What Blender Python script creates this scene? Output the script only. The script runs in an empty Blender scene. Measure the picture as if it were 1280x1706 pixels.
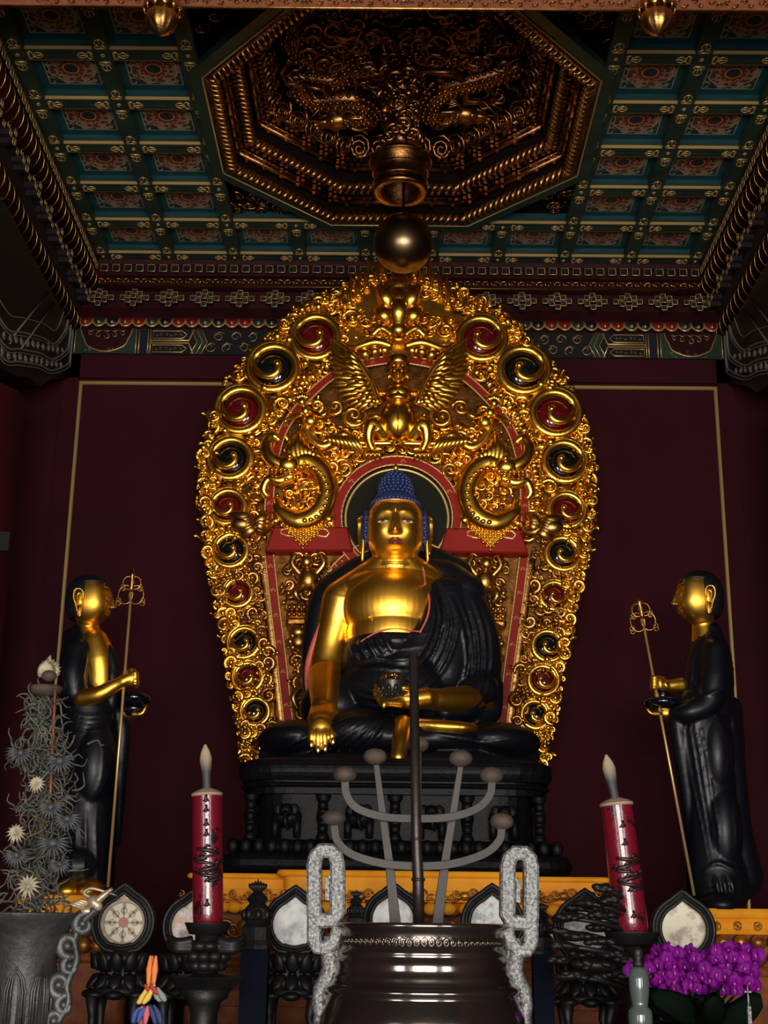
import bpy, math, random
from mathutils import Vector as V3, Matrix as M4
random.seed(7)
sc = bpy.context.scene
COL = sc.collection
PI = math.pi
# ---------------------------------------------------------------- camera
S = 0.62                       # one ceiling coffer, in metres
CX, CY, CZ = -0.033, 0.0, 1.6
FPX = 2265.3
PITCH, YAW, ROLL = 0.29708, -0.00686, 0.01172
def _axes():
    cp, sp = math.cos(PITCH), math.sin(PITCH); cy, sy = math.cos(YAW), math.sin(YAW)
    f = V3((sy*cp, cy*cp, sp)); r = V3((cy, -sy, 0)); u = r.cross(f)
    cr, sr = math.cos(ROLL), math.sin(ROLL)
    return r*cr + u*sr, -r*sr + u*cr, f
AR, AU, AF = _axes()
cam = bpy.data.cameras.new('camera'); camo = bpy.data.objects.new('camera', cam); COL.objects.link(camo)
cam.sensor_fit = 'HORIZONTAL'; cam.sensor_width = 36; cam.lens = FPX/1280*36
cam.clip_end = 100
m = M4.Identity(3)
for i in range(3):
    m[i][0] = AR[i]; m[i][1] = AU[i]; m[i][2] = -AF[i]
camo.matrix_world = M4.Translation((CX, CY, CZ)) @ m.to_4x4()
sc.camera = camo
def at(px, py, Y):
    "world point on the vertical plane at depth Y that the photograph shows at (px, py)"
    d = AF + AR*((px-640)/FPX) + AU*((853-py)/FPX)
    k = (Y-CY)/d.y
    return V3((CX + d.x*k, Y, CZ + d.z*k))
def ppm(px, py, Y):            # metres per pixel there
    return (at(px+1, py, Y)-at(px, py, Y)).length
# ---------------------------------------------------------------- light
w = bpy.data.worlds.new('world'); sc.world = w; w.use_nodes = True
w.node_tree.nodes['Background'].inputs[0].default_value = (0.55, 0.6, 0.75, 1)
w.node_tree.nodes['Background'].inputs[1].default_value = 0.02
def area(name, loc, target, sx, sy, power, color):
    l = bpy.data.lights.new(name, 'AREA'); l.shape = 'RECTANGLE'; l.size = sx; l.size_y = sy
    l.energy = power; l.color = color
    o = bpy.data.objects.new(name, l); COL.objects.link(o); o.location = loc
    o.rotation_euler = (V3(target)-V3(loc)).to_track_quat('-Z', 'Y').to_euler()
    return o
def spot(name, loc, target, power, size, color, blend=.6, radius=.25):
    l = bpy.data.lights.new(name, 'SPOT'); l.energy = power; l.color = color; l.spot_size = size; l.spot_blend = blend; l.shadow_soft_size = radius
    o = bpy.data.objects.new(name, l); COL.objects.link(o); o.location = loc
    o.rotation_euler = (V3(target)-V3(loc)).to_track_quat('-Z', 'Y').to_euler()
    return o
#LIGHTS
spot('halo_fill_spot', (0, 2.2, 2.4), (0, 10.7, 4.9), 1500, math.radians(25), (1.0, .86, .62), .9, .35)  # added unseen spot without a fixture, brightens the gilding of the halo
area('door_daylight', (0.3, -3.5, 1.9), (0, 10, 3.2), 4.0, 3.0, 900, (1.0, 0.93, 0.84))
area('left_door_daylight', (-4.2, -2.6, 2.0), (0, 10, 3.6), 1.6, 2.8, 160, (0.95, 0.93, 1.0))
area('right_door_daylight', (4.2, -2.6, 2.0), (0, 10, 3.6), 1.6, 2.8, 160, (0.95, 0.93, 1.0))
sc.view_settings.view_transform = 'Standard'; sc.view_settings.look = 'None'
sc.view_settings.gamma = 1; sc.view_settings.use_curve_mapping = False
sc.view_settings.exposure = 0.0
# ---------------------------------------------------------------- materials
def lin(c):
    return tuple(((v/255)/12.92 if v/255 <= .04045 else ((v/255+.055)/1.055)**2.4) for v in c)
class NT:
    def __init__(s, name):
        s.m = bpy.data.materials.new(name); s.m.use_nodes = True
        s.n = s.m.node_tree.nodes; s.l = s.m.node_tree.links
        s.p = s.n['Principled BSDF']
    def node(s, t, **k):
        n = s.n.new(t)
        for a, v in k.items(): setattr(n, a, v)
        return n
    def set(s, n, i, v):
        if isinstance(v, bpy.types.NodeSocket): s.l.new(v, n.inputs[i])
        else: n.inputs[i].default_value = v
    def math(s, op, a, b=0.0, c=None):
        n = s.node('ShaderNodeMath', operation=op); s.set(n, 0, a); s.set(n, 1, b)
        if c is not None: s.set(n, 2, c)
        return n.outputs[0]
    def mix(s, f, a, b):
        n = s.node('ShaderNodeMix', data_type='RGBA'); s.set(n, 0, f)
        s.set(n, 6, a if isinstance(a, bpy.types.NodeSocket) else (*a, 1)); s.set(n, 7, b if isinstance(b, bpy.types.NodeSocket) else (*b, 1))
        return n.outputs[2]
    def noise(s, scale, detail=4, rough=.5, vec=None):
        n = s.node('ShaderNodeTexNoise'); n.inputs['Scale'].default_value = scale
        n.inputs['Detail'].default_value = detail; n.inputs['Roughness'].default_value = rough
        if vec is None: vec = s.node('ShaderNodeTexCoord').outputs['Object']
        s.l.new(vec, n.inputs['Vector']); return n.outputs[0]
    def ramp(s, f, stops):
        n = s.node('ShaderNodeValToRGB'); s.l.new(f, n.inputs[0]); e = n.color_ramp.elements
        while len(e) < len(stops): e.new(0.5)
        for i, (p, c) in enumerate(stops): e[i].position = p; e[i].color = (*c, 1) if len(c) == 3 else c
        return n.outputs[0]
    def bump(s, h, strength=.3, dist=.01):
        n = s.node('ShaderNodeBump'); n.inputs['Strength'].default_value = strength
        n.inputs['Distance'].default_value = dist; s.l.new(h, n.inputs['Height'])
        s.l.new(n.outputs[0], s.p.inputs['Normal'])
def mat(name, c, rough=.5, metal=0., c2=None, scale=6, bump=0., bscale=None, coat=0., spec=.5, rvar=0.):
    t = NT(name); t.p.inputs['Roughness'].default_value = rough; t.p.inputs['Metallic'].default_value = metal
    t.p.inputs['Specular IOR Level'].default_value = spec
    t.p.inputs['Coat Weight'].default_value = coat
    if c2 is None: t.p.inputs['Base Color'].default_value = (*c, 1)
    else:
        r = t.ramp(t.noise(scale, 5, .6), [(.35, c), (.65, c2)]); t.l.new(r, t.p.inputs['Base Color'])
    if rvar:
        r = t.math('MULTIPLY_ADD', t.noise(scale*1.7, 4), rvar, rough-rvar/2); t.l.new(r, t.p.inputs['Roughness'])
    if bump: t.bump(t.noise(bscale or scale*6, 4, .6), bump, .01)
    return t.m
MT = {}
MT['gold'] = mat('gilded_wood', (1.0, .60, .09), .27, 1, (.78, .38, .04), 9, .12, 40)
MT['goldskin'] = mat('polished_gilding', (1.0, .58, .08), .37, 1, (.88, .45, .05), 3, .03, 8)
MT['golddim'] = mat('old_dimmed_gilding', (.62, .33, .09), .34, 1, (.30, .14, .04), 10, .25, 45)  # on the lower halo its darker tone stands in for weaker light
MT['bronze'] = mat('dark_gilded_bronze', (.42, .19, .06), .30, 1, (.13, .06, .025), 12, .3, 50)
MT['goldback'] = mat('gilded_ground', (.22, .09, .02), .5, 1, (.07, .03, .01), 14, .4, 30)
MT['goldline'] = mat('gold_paint', (.70, .46, .17), .35, .6)
MT['cream'] = mat('cream_paint', (.62, .50, .30), .5)
MT['red'] = mat('red_lacquer', (.20, .010, .008), .5, 0, spec=.12)
MT['gemred'] = mat('red_glass_jewel', (.09, .004, .005), .1, 0, coat=1, spec=.7)
MT['gemblack'] = mat('black_glass_jewel', (.004, .006, .005), .08, 0, coat=1, spec=.7)
MT['maroon'] = mat('maroon_wall_paint', (.050, .0075, .012), .75, 0, (.036, .006, .010), 1.2, .06, 3, spec=.08)
MT['column'] = mat('maroon_column_lacquer', (.095, .012, .020), .4, 0, (.070, .010, .016), 1.5, .05, 3, spec=.2)
MT['matblack'] = mat('sooty_dark_wood', (.008, .005, .004), .9, spec=.05)
MT['green'] = mat('green_beam_paint', (.018, .042, .026), .45, 0, (.011, .026, .018), 5, .05, 30)
MT['teal'] = mat('teal_beam_paint', (.006, .052, .060), .5, 0, (.004, .034, .042), 6)
MT['darkwood'] = mat('dark_painted_wood', (.010, .007, .009), .5, 0, (.016, .008, .010), 5)
MT['darkred'] = mat('oxblood_painted_wood', (.040, .007, .008), .6, 0, (.024, .005, .007), 5, spec=.1)
MT['black'] = mat('black_lacquer', (.004, .004, .006), .42, 0, spec=.5)
MT['navy'] = mat('navy_paint', (.004, .007, .022), .45)
MT['floor'] = mat('grey_stone_floor', (.06, .055, .05), .5, 0, (.04, .037, .035), 2)
# ---------------------------------------------------------------- mesh builder
class MB:
    def __init__(s): s.v = []; s.f = []; s.mi = []; s.sm = []; s.cur = 0; s.xf = None
    def put(s, vs, fs, smooth=True):
        b = len(s.v)
        if s.xf is not None: vs = [s.xf @ V3(p) for p in vs]
        s.v += [tuple(p) for p in vs]
        s.f += [tuple(i+b for i in f) for f in fs]
        s.mi += [s.cur]*len(fs); s.sm += [smooth]*len(fs)
        return s
    def box(s, c, d, rz=0, bev=0):
        x, y, z = d[0]/2, d[1]/2, d[2]/2; ca, sa = math.cos(rz), math.sin(rz)
        if bev:
            b = min(bev, x*.9, y*.9, z*.9); P = []
            # 3 rings style: chamfered box through hull of 24 points
            return s._cbox(c, x, y, z, b, ca, sa)
        P = [(c[0]+i*x*ca-j*y*sa, c[1]+i*x*sa+j*y*ca, c[2]+k*z) for k in (-1, 1) for i, j in ((-1, -1), (1, -1), (1, 1), (-1, 1))]
        return s.put(P, [(3, 2, 1, 0), (4, 5, 6, 7), (0, 1, 5, 4), (1, 2, 6, 5), (2, 3, 7, 6), (3, 0, 4, 7)], False)
    def _cbox(s, c, x, y, z, b, ca, sa):
        P = []
        for zz, ins in ((-z, b), (-z+b, 0), (z-b, 0), (z, b)):
            X, Y = x-ins, y-ins
            for i, j in ((-X+b*(ins == 0), -Y), (X-b*(ins == 0), -Y), (X, -Y+b*(ins == 0)), (X, Y-b*(ins == 0)), (X-b*(ins == 0), Y), (-X+b*(ins == 0), Y), (-X, Y-b*(ins == 0)), (-X, -Y+b*(ins == 0))):
                P.append((c[0]+i*ca-j*sa, c[1]+i*sa+j*ca, c[2]+zz))
        F = []
        for k in range(3):
            for i in range(8):
                a = k*8+i; bb = k*8+(i+1) % 8; F.append((a, bb, bb+8, a+8))
        F.append(tuple(reversed(range(8)))); F.append(tuple(range(24, 32)))
        return s.put(P, F, False)
    def tube(s, path, rad, n=8, ref=(0, -1, 0), flat=(1, 1), closed=False, caps=True, smooth=True):
        pts = [V3(p) for p in path]; N = len(pts); ref = V3(ref)
        if not isinstance(rad, (list, tuple)): rad = [rad]*N
        P = []
        for i, p in enumerate(pts):
            if closed: t = pts[(i+1) % N]-pts[i-1]
            else: t = pts[min(i+1, N-1)]-pts[max(i-1, 0)]
            if t.length < 1e-9: t = V3((0, 0, 1))
            t.normalize(); sd = t.cross(ref)
            if sd.length < .08: sd = t.cross(V3((.13, .2, 1)))
            sd.normalize(); up = sd.cross(t)
            r = max(rad[i], 1e-5)
            for k in range(n):
                a = 2*PI*k/n
                P.append(p + sd*(math.cos(a)*r*flat[0]) + up*(math.sin(a)*r*flat[1]))
        F = []
        for i in range(N if closed else N-1):
            j = (i+1) % N
            for k in range(n):
                l = (k+1) % n
                F.append((i*n+k, i*n+l, j*n+l, j*n+k))
        if caps and not closed:
            F.append(tuple(reversed(range(n)))); F.append(tuple(range((N-1)*n, N*n)))
        return s.put(P, F, smooth)
    def strip(s, path, wd, th, ref=(0, -1, 0), closed=False, bev=.25):
        "flat bar with a chamfered rectangular section: wd across, th along ref"
        pts = [V3(p) for p in path]; N = len(pts); ref = V3(ref); P = []
        if not isinstance(wd, (list, tuple)): wd = [wd]*N
        for i, p in enumerate(pts):
            t = (pts[(i+1) % N]-pts[i-1]) if closed else pts[min(i+1, N-1)]-pts[max(i-1, 0)]
            t.normalize(); sd = t.cross(ref).normalized(); up = sd.cross(t); w_ = wd[i]/2; h = th/2; b = min(w_, h)*bev
            for x, y in ((w_, -h+b), (w_, h-b), (w_-b, h), (-w_+b, h), (-w_, h-b), (-w_, -h+b), (-w_+b, -h), (w_-b, -h)): P.append(p+sd*x+up*y)
        F = []
        for i in range(N if closed else N-1):
            j = (i+1) % N
            for k in range(8): F.append((i*8+k, i*8+(k+1) % 8, j*8+(k+1) % 8, j*8+k))
        if not closed: F += [tuple(reversed(range(8))), tuple(range((N-1)*8, N*8))]
        return s.put(P, F, False)
    def lathe(s, prof, c=(0, 0, 0), n=32, axis=None, sx=1, sy=1, smooth=True, lobes=0, lamp=0):
        "prof = [(r, z)...]"
        P = []
        for r, z in prof:
            for k in range(n):
                a = 2*PI*k/n; rr = max(r, 1e-4)*(1+lamp*math.cos(lobes*a) if lobes else 1)
                P.append(V3((rr*math.cos(a)*sx, rr*math.sin(a)*sy, z)))
        if axis is not None:
            q = V3((0, 0, 1)).rotation_difference(V3(axis)); P = [q @ p for p in P]
        P = [p+V3(c) for p in P]; N = len(prof)
        F = [(i*n+k, i*n+(k+1) % n, (i+1)*n+(k+1) % n, (i+1)*n+k) for i in range(N-1) for k in range(n)]
        F.append(tuple(reversed(range(n)))); F.append(tuple(range((N-1)*n, N*n)))
        return s.put(P, F, smooth)
    def ell(s, c, r, n=16, m=10, rot=None):
        if not isinstance(r, (list, tuple)): r = (r, r, r)
        P = [V3((0, 0, -r[2]))]
        for i in range(1, m):
            b = -PI/2+PI*i/m
            for k in range(n):
                a = 2*PI*k/n; P.append(V3((r[0]*math.cos(b)*math.cos(a), r[1]*math.cos(b)*math.sin(a), r[2]*math.sin(b))))
        P.append(V3((0, 0, r[2])))
        if rot is not None: P = [rot @ p for p in P]
        P = [p+V3(c) for p in P]
        F = [(0, 1+(k+1) % n, 1+k) for k in range(n)]
        for i in range(m-2):
            for k in range(n):
                a = 1+i*n; F.append((a+k, a+(k+1) % n, a+n+(k+1) % n, a+n+k))
        T = len(P)-1; a = 1+(m-2)*n
        F += [(a+k, a+(k+1) % n, T) for k in range(n)]
        return s.put(P, F)
    def prism(s, poly, y0, y1, bev=0):
        "poly = [(x, z)...] counter-clockwise seen from the front; from front y0 back to y1"
        n = len(poly)
        A = sum(poly[i][0]*poly[(i+1) % n][1]-poly[(i+1) % n][0]*poly[i][1] for i in range(n))
        if A < 0: poly = poly[::-1]
        rings = [(poly, y1), (poly, y0)]
        if bev:
            ins = []
            for i in range(n):
                a, b, c = V3((*poly[i-1], 0)), V3((*poly[i], 0)), V3((*poly[(i+1) % n], 0))
                e1 = (b-a).normalized(); e2 = (c-b).normalized()
                nn = V3((-(e1.y+e2.y), e1.x+e2.x, 0))
                if nn.length < 1e-6: nn = V3((-e1.y, e1.x, 0))
                nn.normalize(); ins.append((b.x+nn.x*bev, b.y+nn.y*bev))
            rings = [(poly, y1), (poly, y0+bev), (ins, y0)]
        P = [(p[0], y, p[1]) for pl, y in rings for p in pl]; F = []
        for k in range(len(rings)-1):
            for i in range(n):
                j = (i+1) % n; F.append((k*n+i, k*n+j, (k+1)*n+j, (k+1)*n+i))
        F.append(tuple(reversed(range(n)))); b = (len(rings)-1)*n; F.append(tuple(range(b, b+n)))
        return s.put(P, F, False)
    def build(s, name, mats, parent=None, mods=None):
        me = bpy.data.meshes.new(name); me.from_pydata(s.v, [], s.f)
        if not isinstance(mats, (list, tuple)): mats = [mats]
        for k in mats: me.materials.append(MT[k] if isinstance(k, str) else k)
        me.polygons.foreach_set('use_smooth', s.sm); me.polygons.foreach_set('material_index', s.mi)
        me.update()
        o = bpy.data.objects.new(name, me); COL.objects.link(o)
        if parent is not None:
            o.parent = parent
            if not s.local: o.matrix_parent_inverse = parent_inv(parent)
        return o
    local = False
def world_of(o):
    m = M4.Translation(o.location) @ o.rotation_euler.to_matrix().to_4x4()
    return world_of(o.parent) @ o.matrix_parent_inverse @ m if o.parent else m
def parent_inv(p): return world_of(p).inverted()
def tag(o, label=None, cat=None, group=None, kind=None):
    if label: o['label'] = label
    if cat: o['category'] = cat
    if group: o['group'] = group
    if kind: o['kind'] = kind
    return o
def thing(name, label, cat, loc=(0, 0, 0), group=None):
    o = bpy.data.objects.new(name, None); COL.objects.link(o); o.location = loc; o.empty_display_size = .1
    return tag(o, label, cat, group)
def copy_tree(o, parent=None):
    c = o.copy(); COL.objects.link(c); c.parent = parent
    for ch in list(o.children): copy_tree(ch, c)
    return c
def struct(o, label=None): o['kind'] = 'structure'; return o
def remesh(o, vox, smooth=3, dec=None):
    a = o.modifiers.new('r', 'REMESH'); a.mode = 'VOXEL'; a.voxel_size = vox; a.use_smooth_shade = True
    if smooth:
        b = o.modifiers.new('s', 'SMOOTH'); b.iterations = smooth; b.factor = .5
    return o
def spiral(c, r0, turns, a0, sgn=1, n=22, lift=.3, p=.85, plane='xz', rend=.1):
    "points of a volute in the vertical plane, opening at angle a0, rising towards the viewer at its eye"
    out = []
    for i in range(n+1):
        t = i/n; r = r0*(rend+(1-rend)*(1-t)**p); a = a0+sgn*turns*2*PI*t
        x, z = r*math.cos(a), r*math.sin(a); h = lift*r0*t
        if plane == 'xz': out.append(V3((c[0]+x, c[1]-h, c[2]+z)))
        else: out.append(V3((c[0]+x, c[1]+z, c[2]-h)))
    return out
def curl(mb, c, r0, turns=1.3, a0=0, sgn=1, k=.26, n=20, seg=6, lift=.35, flat=(1, 1.2), plane='xz', ball=True):
    P = spiral(c, r0, turns, a0, sgn, n, lift, plane=plane)
    R = [k*r0*(.25+.75*math.sin(min(1, .12+i/n*1.1)*PI)**.6)*(1-.45*i/n) for i in range(n+1)]
    mb.tube(P, R, seg, ref=(0, -1, 0) if plane == 'xz' else (0, 0, -1), flat=flat)
    if ball: mb.ell(P[-1], k*r0*.8, 8, 6)
def bez(p, n=16):
    "smooth curve (Catmull-Rom) through the points p"
    p = [V3(q) for q in p]; out = []
    for i in range(len(p)-1):
        a = p[i-1] if i else p[0]*2-p[1]; b = p[i]; c = p[i+1]; d = p[i+2] if i+2 < len(p) else p[-1]*2-p[-2]
        for k in range(n):
            t = k/n
            out.append(.5*((2*b)+(c-a)*t+(2*a-5*b+4*c-d)*t*t+(3*b-a-3*c+d)*t**3))
    out.append(p[-1]); return out
def lerpr(rs, N):
    out = []
    for i in range(N):
        t = i/(N-1)*(len(rs)-1); k = min(int(t), len(rs)-2); out.append(rs[k]+(rs[k+1]-rs[k])*(t-k))
    return out
# ================================================================ the room
ZC = CZ + 9.732*S              # ceiling beams' underside
YN = 13.633*S                  # depth of the node row nearest the top of the photo
def bx(i): return i*S
YBK = YN + 5*S                 # back edge of the coffers
HALF = 4.5*S
YF = YN - 3*S                  # front edge of the ceiling
WX, WY = 5.12*S, YBK+.52*S     # back wall plane / frieze corner
o = MB().box((0, 4, -.05), (12, 18, .1)).build('floor', 'floor'); struct(o)
mb = MB(); mb.box((0, WY+.12, 3.4), (12, .2, 6.9)); struct(mb.build('wall_back', 'maroon'))
for sx, nm in ((-1, 'wall_left'), (1, 'wall_right')):
    mb = MB(); mb.box((sx*(5.9), 4.2, 4), (.2, 16, 8)); struct(mb.build(nm, 'maroon'))
# gilt frame line on the back wall
yw = WY+.02
a = at(137, 635, yw); b = at(103, 1075, yw)
xg = (abs(a.x)+abs(at(1193, 652, yw).x))/2; zg = (a.z+at(1193, 652, yw).z)/2
mb = MB()
for p0, p1 in (((-xg, zg), (xg, zg)), ((-xg, zg), (-xg, 1.0)), ((xg, zg), (xg, 1.0))):
    c = ((p0[0]+p1[0])/2, yw-.015, (p0[1]+p1[1])/2)
    d = (abs(p0[0]-p1[0])+.04, .03, .035) if p0[1] == p1[1] else (.035, .03, abs(p0[1]-p1[1]))
    mb.box(c, d, bev=.008)
struct(mb.build('trim_1', 'goldline'))
# ---------------- coffered ceiling: beam lattice
BW, BD = .105*S, .20*S         # half width of a beam, depth of a coffer
mb = MB()   # materials: 0 green 1 teal 2 goldline
def beam_x(x0, x1, y, m=1):
    "beam running across the hall; its face to the viewer is stepped: soffit, gilt fillet, green, teal"
    for sg in (-1, 1):
        mb.cur = 0; mb.box(((x0+x1)/2, y+sg*BW*.55, ZC+BD*.22), (x1-x0, BW*.8, BD*.44))
        mb.cur = 2; mb.box(((x0+x1)/2, y+sg*(BW*.98), ZC+.014), (x1-x0-2*BW, BW*.12, .026))
    mb.cur = 0; mb.box(((x0+x1)/2, y, ZC+BD*.25), (x1-x0, BW*1.3, BD*.5-.004))
    mb.cur = 1; mb.box(((x0+x1)/2, y, ZC+BD*.75), (x1-x0, BW*1.2, BD*.55))
def beam_y(x, y0, y1):
    mb.cur = 0; mb.box((x, (y0+y1)/2, ZC+BD*.25-.004), (BW*1.9, y1-y0, BD*.5))
    mb.cur = 1; mb.box((x, (y0+y1)/2, ZC+BD*.75-.004), (BW*1.2, y1-y0, BD*.55))
for i in (-4.5, -3.5, -2.5, 2.5, 3.5, 4.5): beam_y(bx(i), YF, YBK)
for j in range(-3, 6):
    y = YN+j*S
    if j >= 4 or j <= -2: beam_x(-HALF, HALF, y)
    else:
        beam_x(-HALF, bx(-2.5), y); beam_x(bx(2.5), HALF, y)
for i in (-1.5, -.5, .5, 1.5): beam_y(bx(i), YN+4*S, YBK)
struct(mb.build('ceiling_beam_lattice', ['green', 'teal', 'goldline']))
# the boards over everything
mb = MB(); t = .03
YO = YN+1.5*S                  # centre of the octagonal well
A1 = 2.5*S
mb.box((0, (YF+YN-1*S)/2, ZC+BD+.02), (2*HALF+1, YN-1*S-YF+.2, .04))
for sx in (-1, 1): mb.box((sx*(A1+HALF+.5)/2, (YF+YBK)/2, ZC+BD+.02), (HALF-A1+.5, YBK-YF+.5, .04))
mb.box((0, (YN+4*S+YBK+.3)/2, ZC+BD+.02), (2*A1, YBK+.3-YN-4*S, .04))
mb.box((0, 4.5, 9.3), (13, 18, .1))
struct(mb.build('ceiling', 'darkwood'))
# painted coffer panels
t = NT('coffer_painting'); tc = t.node('ShaderNodeTexCoord').outputs['Object']
sp = t.node('ShaderNodeSeparateXYZ'); t.l.new(tc, sp.inputs[0]); X, Y, _ = sp.outputs
k = 1/(S*.5-BW)                # panel half size -> 1
x = t.math('MULTIPLY', X, k); y = t.math('MULTIPLY', Y, k)
r = t.math('SQRT', t.math('ADD', t.math('MULTIPLY', x, x), t.math('MULTIPLY', y, y)))
an = t.math('ARCTAN2', y, x)
def band(t, v, c, h): return t.math('LESS_THAN', t.math('ABSOLUTE', t.math('SUBTRACT', v, c)), h)
ax = t.math('ABSOLUTE', x); ay = t.math('ABSOLUTE', y); mx = t.math('MAXIMUM', ax, ay)
col = t.mix(0, (.004, .050, .060), (.0, .0, .0))
inner = t.math('LESS_THAN', mx, .80)
nz = t.node('ShaderNodeTexVoronoi'); nz.inputs['Scale'].default_value = 26; t.l.new(tc, nz.inputs['Vector'])
col = t.mix(inner, (.004, .050, .058), t.mix(t.math('GREATER_THAN', nz.outputs[0], .60), (.006, .02, .03), (.22, .18, .10)))
col = t.mix(band(t, mx, .80, .014), col, (.30, .26, .15))
petal = t.math('MULTIPLY_ADD', t.math('ABSOLUTE', t.math('SINE', t.math('MULTIPLY', an, 4))), .07, .66)
disc = t.math('LESS_THAN', r, petal)
col = t.mix(disc, col, t.mix(t.math('GREATER_THAN', nz.outputs[0], .56), (.085, .016, .018), (.26, .15, .09)))
col = t.mix(band(t, t.math('SUBTRACT', r, petal), 0, .018), col, (.32, .28, .18))
fl = t.math('MULTIPLY_ADD', t.math('ABSOLUTE', t.math('SINE', t.math('MULTIPLY', an, 6))), .10, .36)
col = t.mix(t.math('LESS_THAN', r, fl), col, (.13, .016, .012))
col = t.mix(band(t, t.math('SUBTRACT', r, fl), 0, .022), col, (.34, .20, .09))
col = t.mix(t.math('LESS_THAN', r, .24), col, (.010, .012, .022))
col = t.mix(band(t, r, .24, .02), col, (.45, .22, .10))
t.l.new(col, t.p.inputs['Base Color']); t.p.inputs['Roughness'].default_value = .55
MT['panel'] = t.m
hs = S*.5-BW*.6
mb = MB(); mb.local = True; mb.box((0, 0, 0), (2*hs, 2*hs, .02))
proto = mb.build('painted_ceiling_panel', 'panel')
n = 0
ROW = {4: 'the row along the back wall', 3: 'the second row from the back wall', 2: 'the third row from the back wall', 1: 'the fourth row from the back wall', 0: 'the fifth row from the back wall', -1: 'the sixth row from the back wall', -2: 'the seventh row from the back wall'}
CLN = ['outermost on the left', 'second from the left', 'third from the left', 'fourth from the left', 'middle one', 'fourth from the right', 'third from the right', 'second from the right', 'outermost on the right']
for j in range(4, -3, -1):
    for ci, i in enumerate(range(-4, 5)):
        if abs(i) <= 2 and -2 < j < 4: continue
        if j == -2 and abs(i) <= 2: continue
        o = proto if n == 0 else proto.copy()
        if n: COL.objects.link(o)
        n += 1
        o.location = (i*S, YN+(j+.5)*S, ZC+BD-.012)
        side = CLN[ci] if j == 4 else (('inner' if abs(i) == 3 else 'outer')+(' column left of the dragon well' if i < 0 else ' column right of the dragon well'))
        tag(o, 'square painted ceiling panel with red rosette, %s, in %s' % (side, ROW[j]), 'ceiling panel', 'painted ceiling panels')
# gilt clasps painted on the beam crossings
mb = MB()
def clasp(x, y, dx, dy):
    z = ZC-.006; px_, py_ = -dy, dx; L = .10*S; W = .062*S; d0 = .125*S
    def q(u, v): return (x+dx*(d0+u*L)+px_*v*W, y+dy*(d0+u*L)+py_*v*W, z)
    r = .0045
    loop = [q(0, -.9), q(.35, -1.1), q(.6, -.6), q(.5, -.15), q(.75, -.5), q(1.15, -.9), q(1.6, -.5), q(1.75, 0), q(1.6, .5), q(1.15, .9), q(.75, .5), q(.5, .15), q(.6, .6), q(.35, 1.1), q(0, .9)]
    mb.tube(loop, r, 4, ref=(0, 0, -1), closed=True)
    mb.tube([q(.5, 0), q(1.75, 0)], r, 4, ref=(0, 0, -1))
    mb.tube([q(.15, -.7), q(.15, .7)], r, 4, ref=(0, 0, -1))
for j in range(-2, 6):
    for i in [q-4.5 for q in range(10)]:
        if abs(i) < 2 and j < 4: continue
        x, y = i*S, YN+j*S
        for dx, dy in ((1, 0), (-1, 0), (0, 1), (0, -1)):
            if dy == 1 and j == 5: continue
            if abs(i) < 2 and j == 4 and dy == -1: continue
            if abs(i) > 4.4 and dx*i > 0: continue
            if abs(i) == 2.5 and dx*i < 0 and -2 < j < 4: continue
            clasp(x, y, dx, dy)
        mb.tube([(x+.022*S*math.cos(a*PI/4), y+.022*S*math.sin(a*PI/4), ZC-.005) for a in range(8)], .005, 4, ref=(0, 0, -1), closed=True)
struct(mb.build('ceiling_gilt_clasps', 'goldline'))
# ---------------- cornice: bands running round three sides
# every band: offset outwards (from the coffer edge) and height
def runs():
    "(origin, direction along, outward normal, length, name)"
    yield ('back', lambda u, o, z: V3((u, YBK+BW+o, z)), lambda o: (-(HALF+BW+o), HALF+BW+o))
    yield ('left', lambda u, o, z: V3((-(HALF+BW+o), YBK+BW+o-u, z)), lambda o: (0, YBK-3.2))
    yield ('right', lambda u, o, z: V3((HALF+BW+o, YBK+BW+o-u, z)), lambda o: (0, YBK-3.2))
def zat(py, o): return at(655, py, YBK+BW+o).z
def sweep(mb, prof, f, rng, flip=False):
    "prof = [(o, z)] swept along the run, mitred at the corners"
    P = []; F = []
    for e in (0, 1):
        for o_, z in prof: P.append(f(rng(o_)[e], o_, z))
    n = len(prof)
    for i in range(n-1): F.append((i, i+1, n+i+1, n+i))
    mb.put(P, F, False)
O1, O2 = .16*S, .5*S
z0 = ZC; z1 = zat(446, .02); z2 = zat(464, .04); z3 = zat(469, O1); z4 = zat(484, O1*.9)
z5 = zat(490, O1+.06); z6 = zat(532, O2-.05); z7 = zat(540, O2); z8 = zat(557, O2); z9 = zat(600, O2+.02)
def facing(name): return {'back': (0, -1, 0), 'left': (1, 0, 0), 'right': (-1, 0, 0)}[name]
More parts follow.
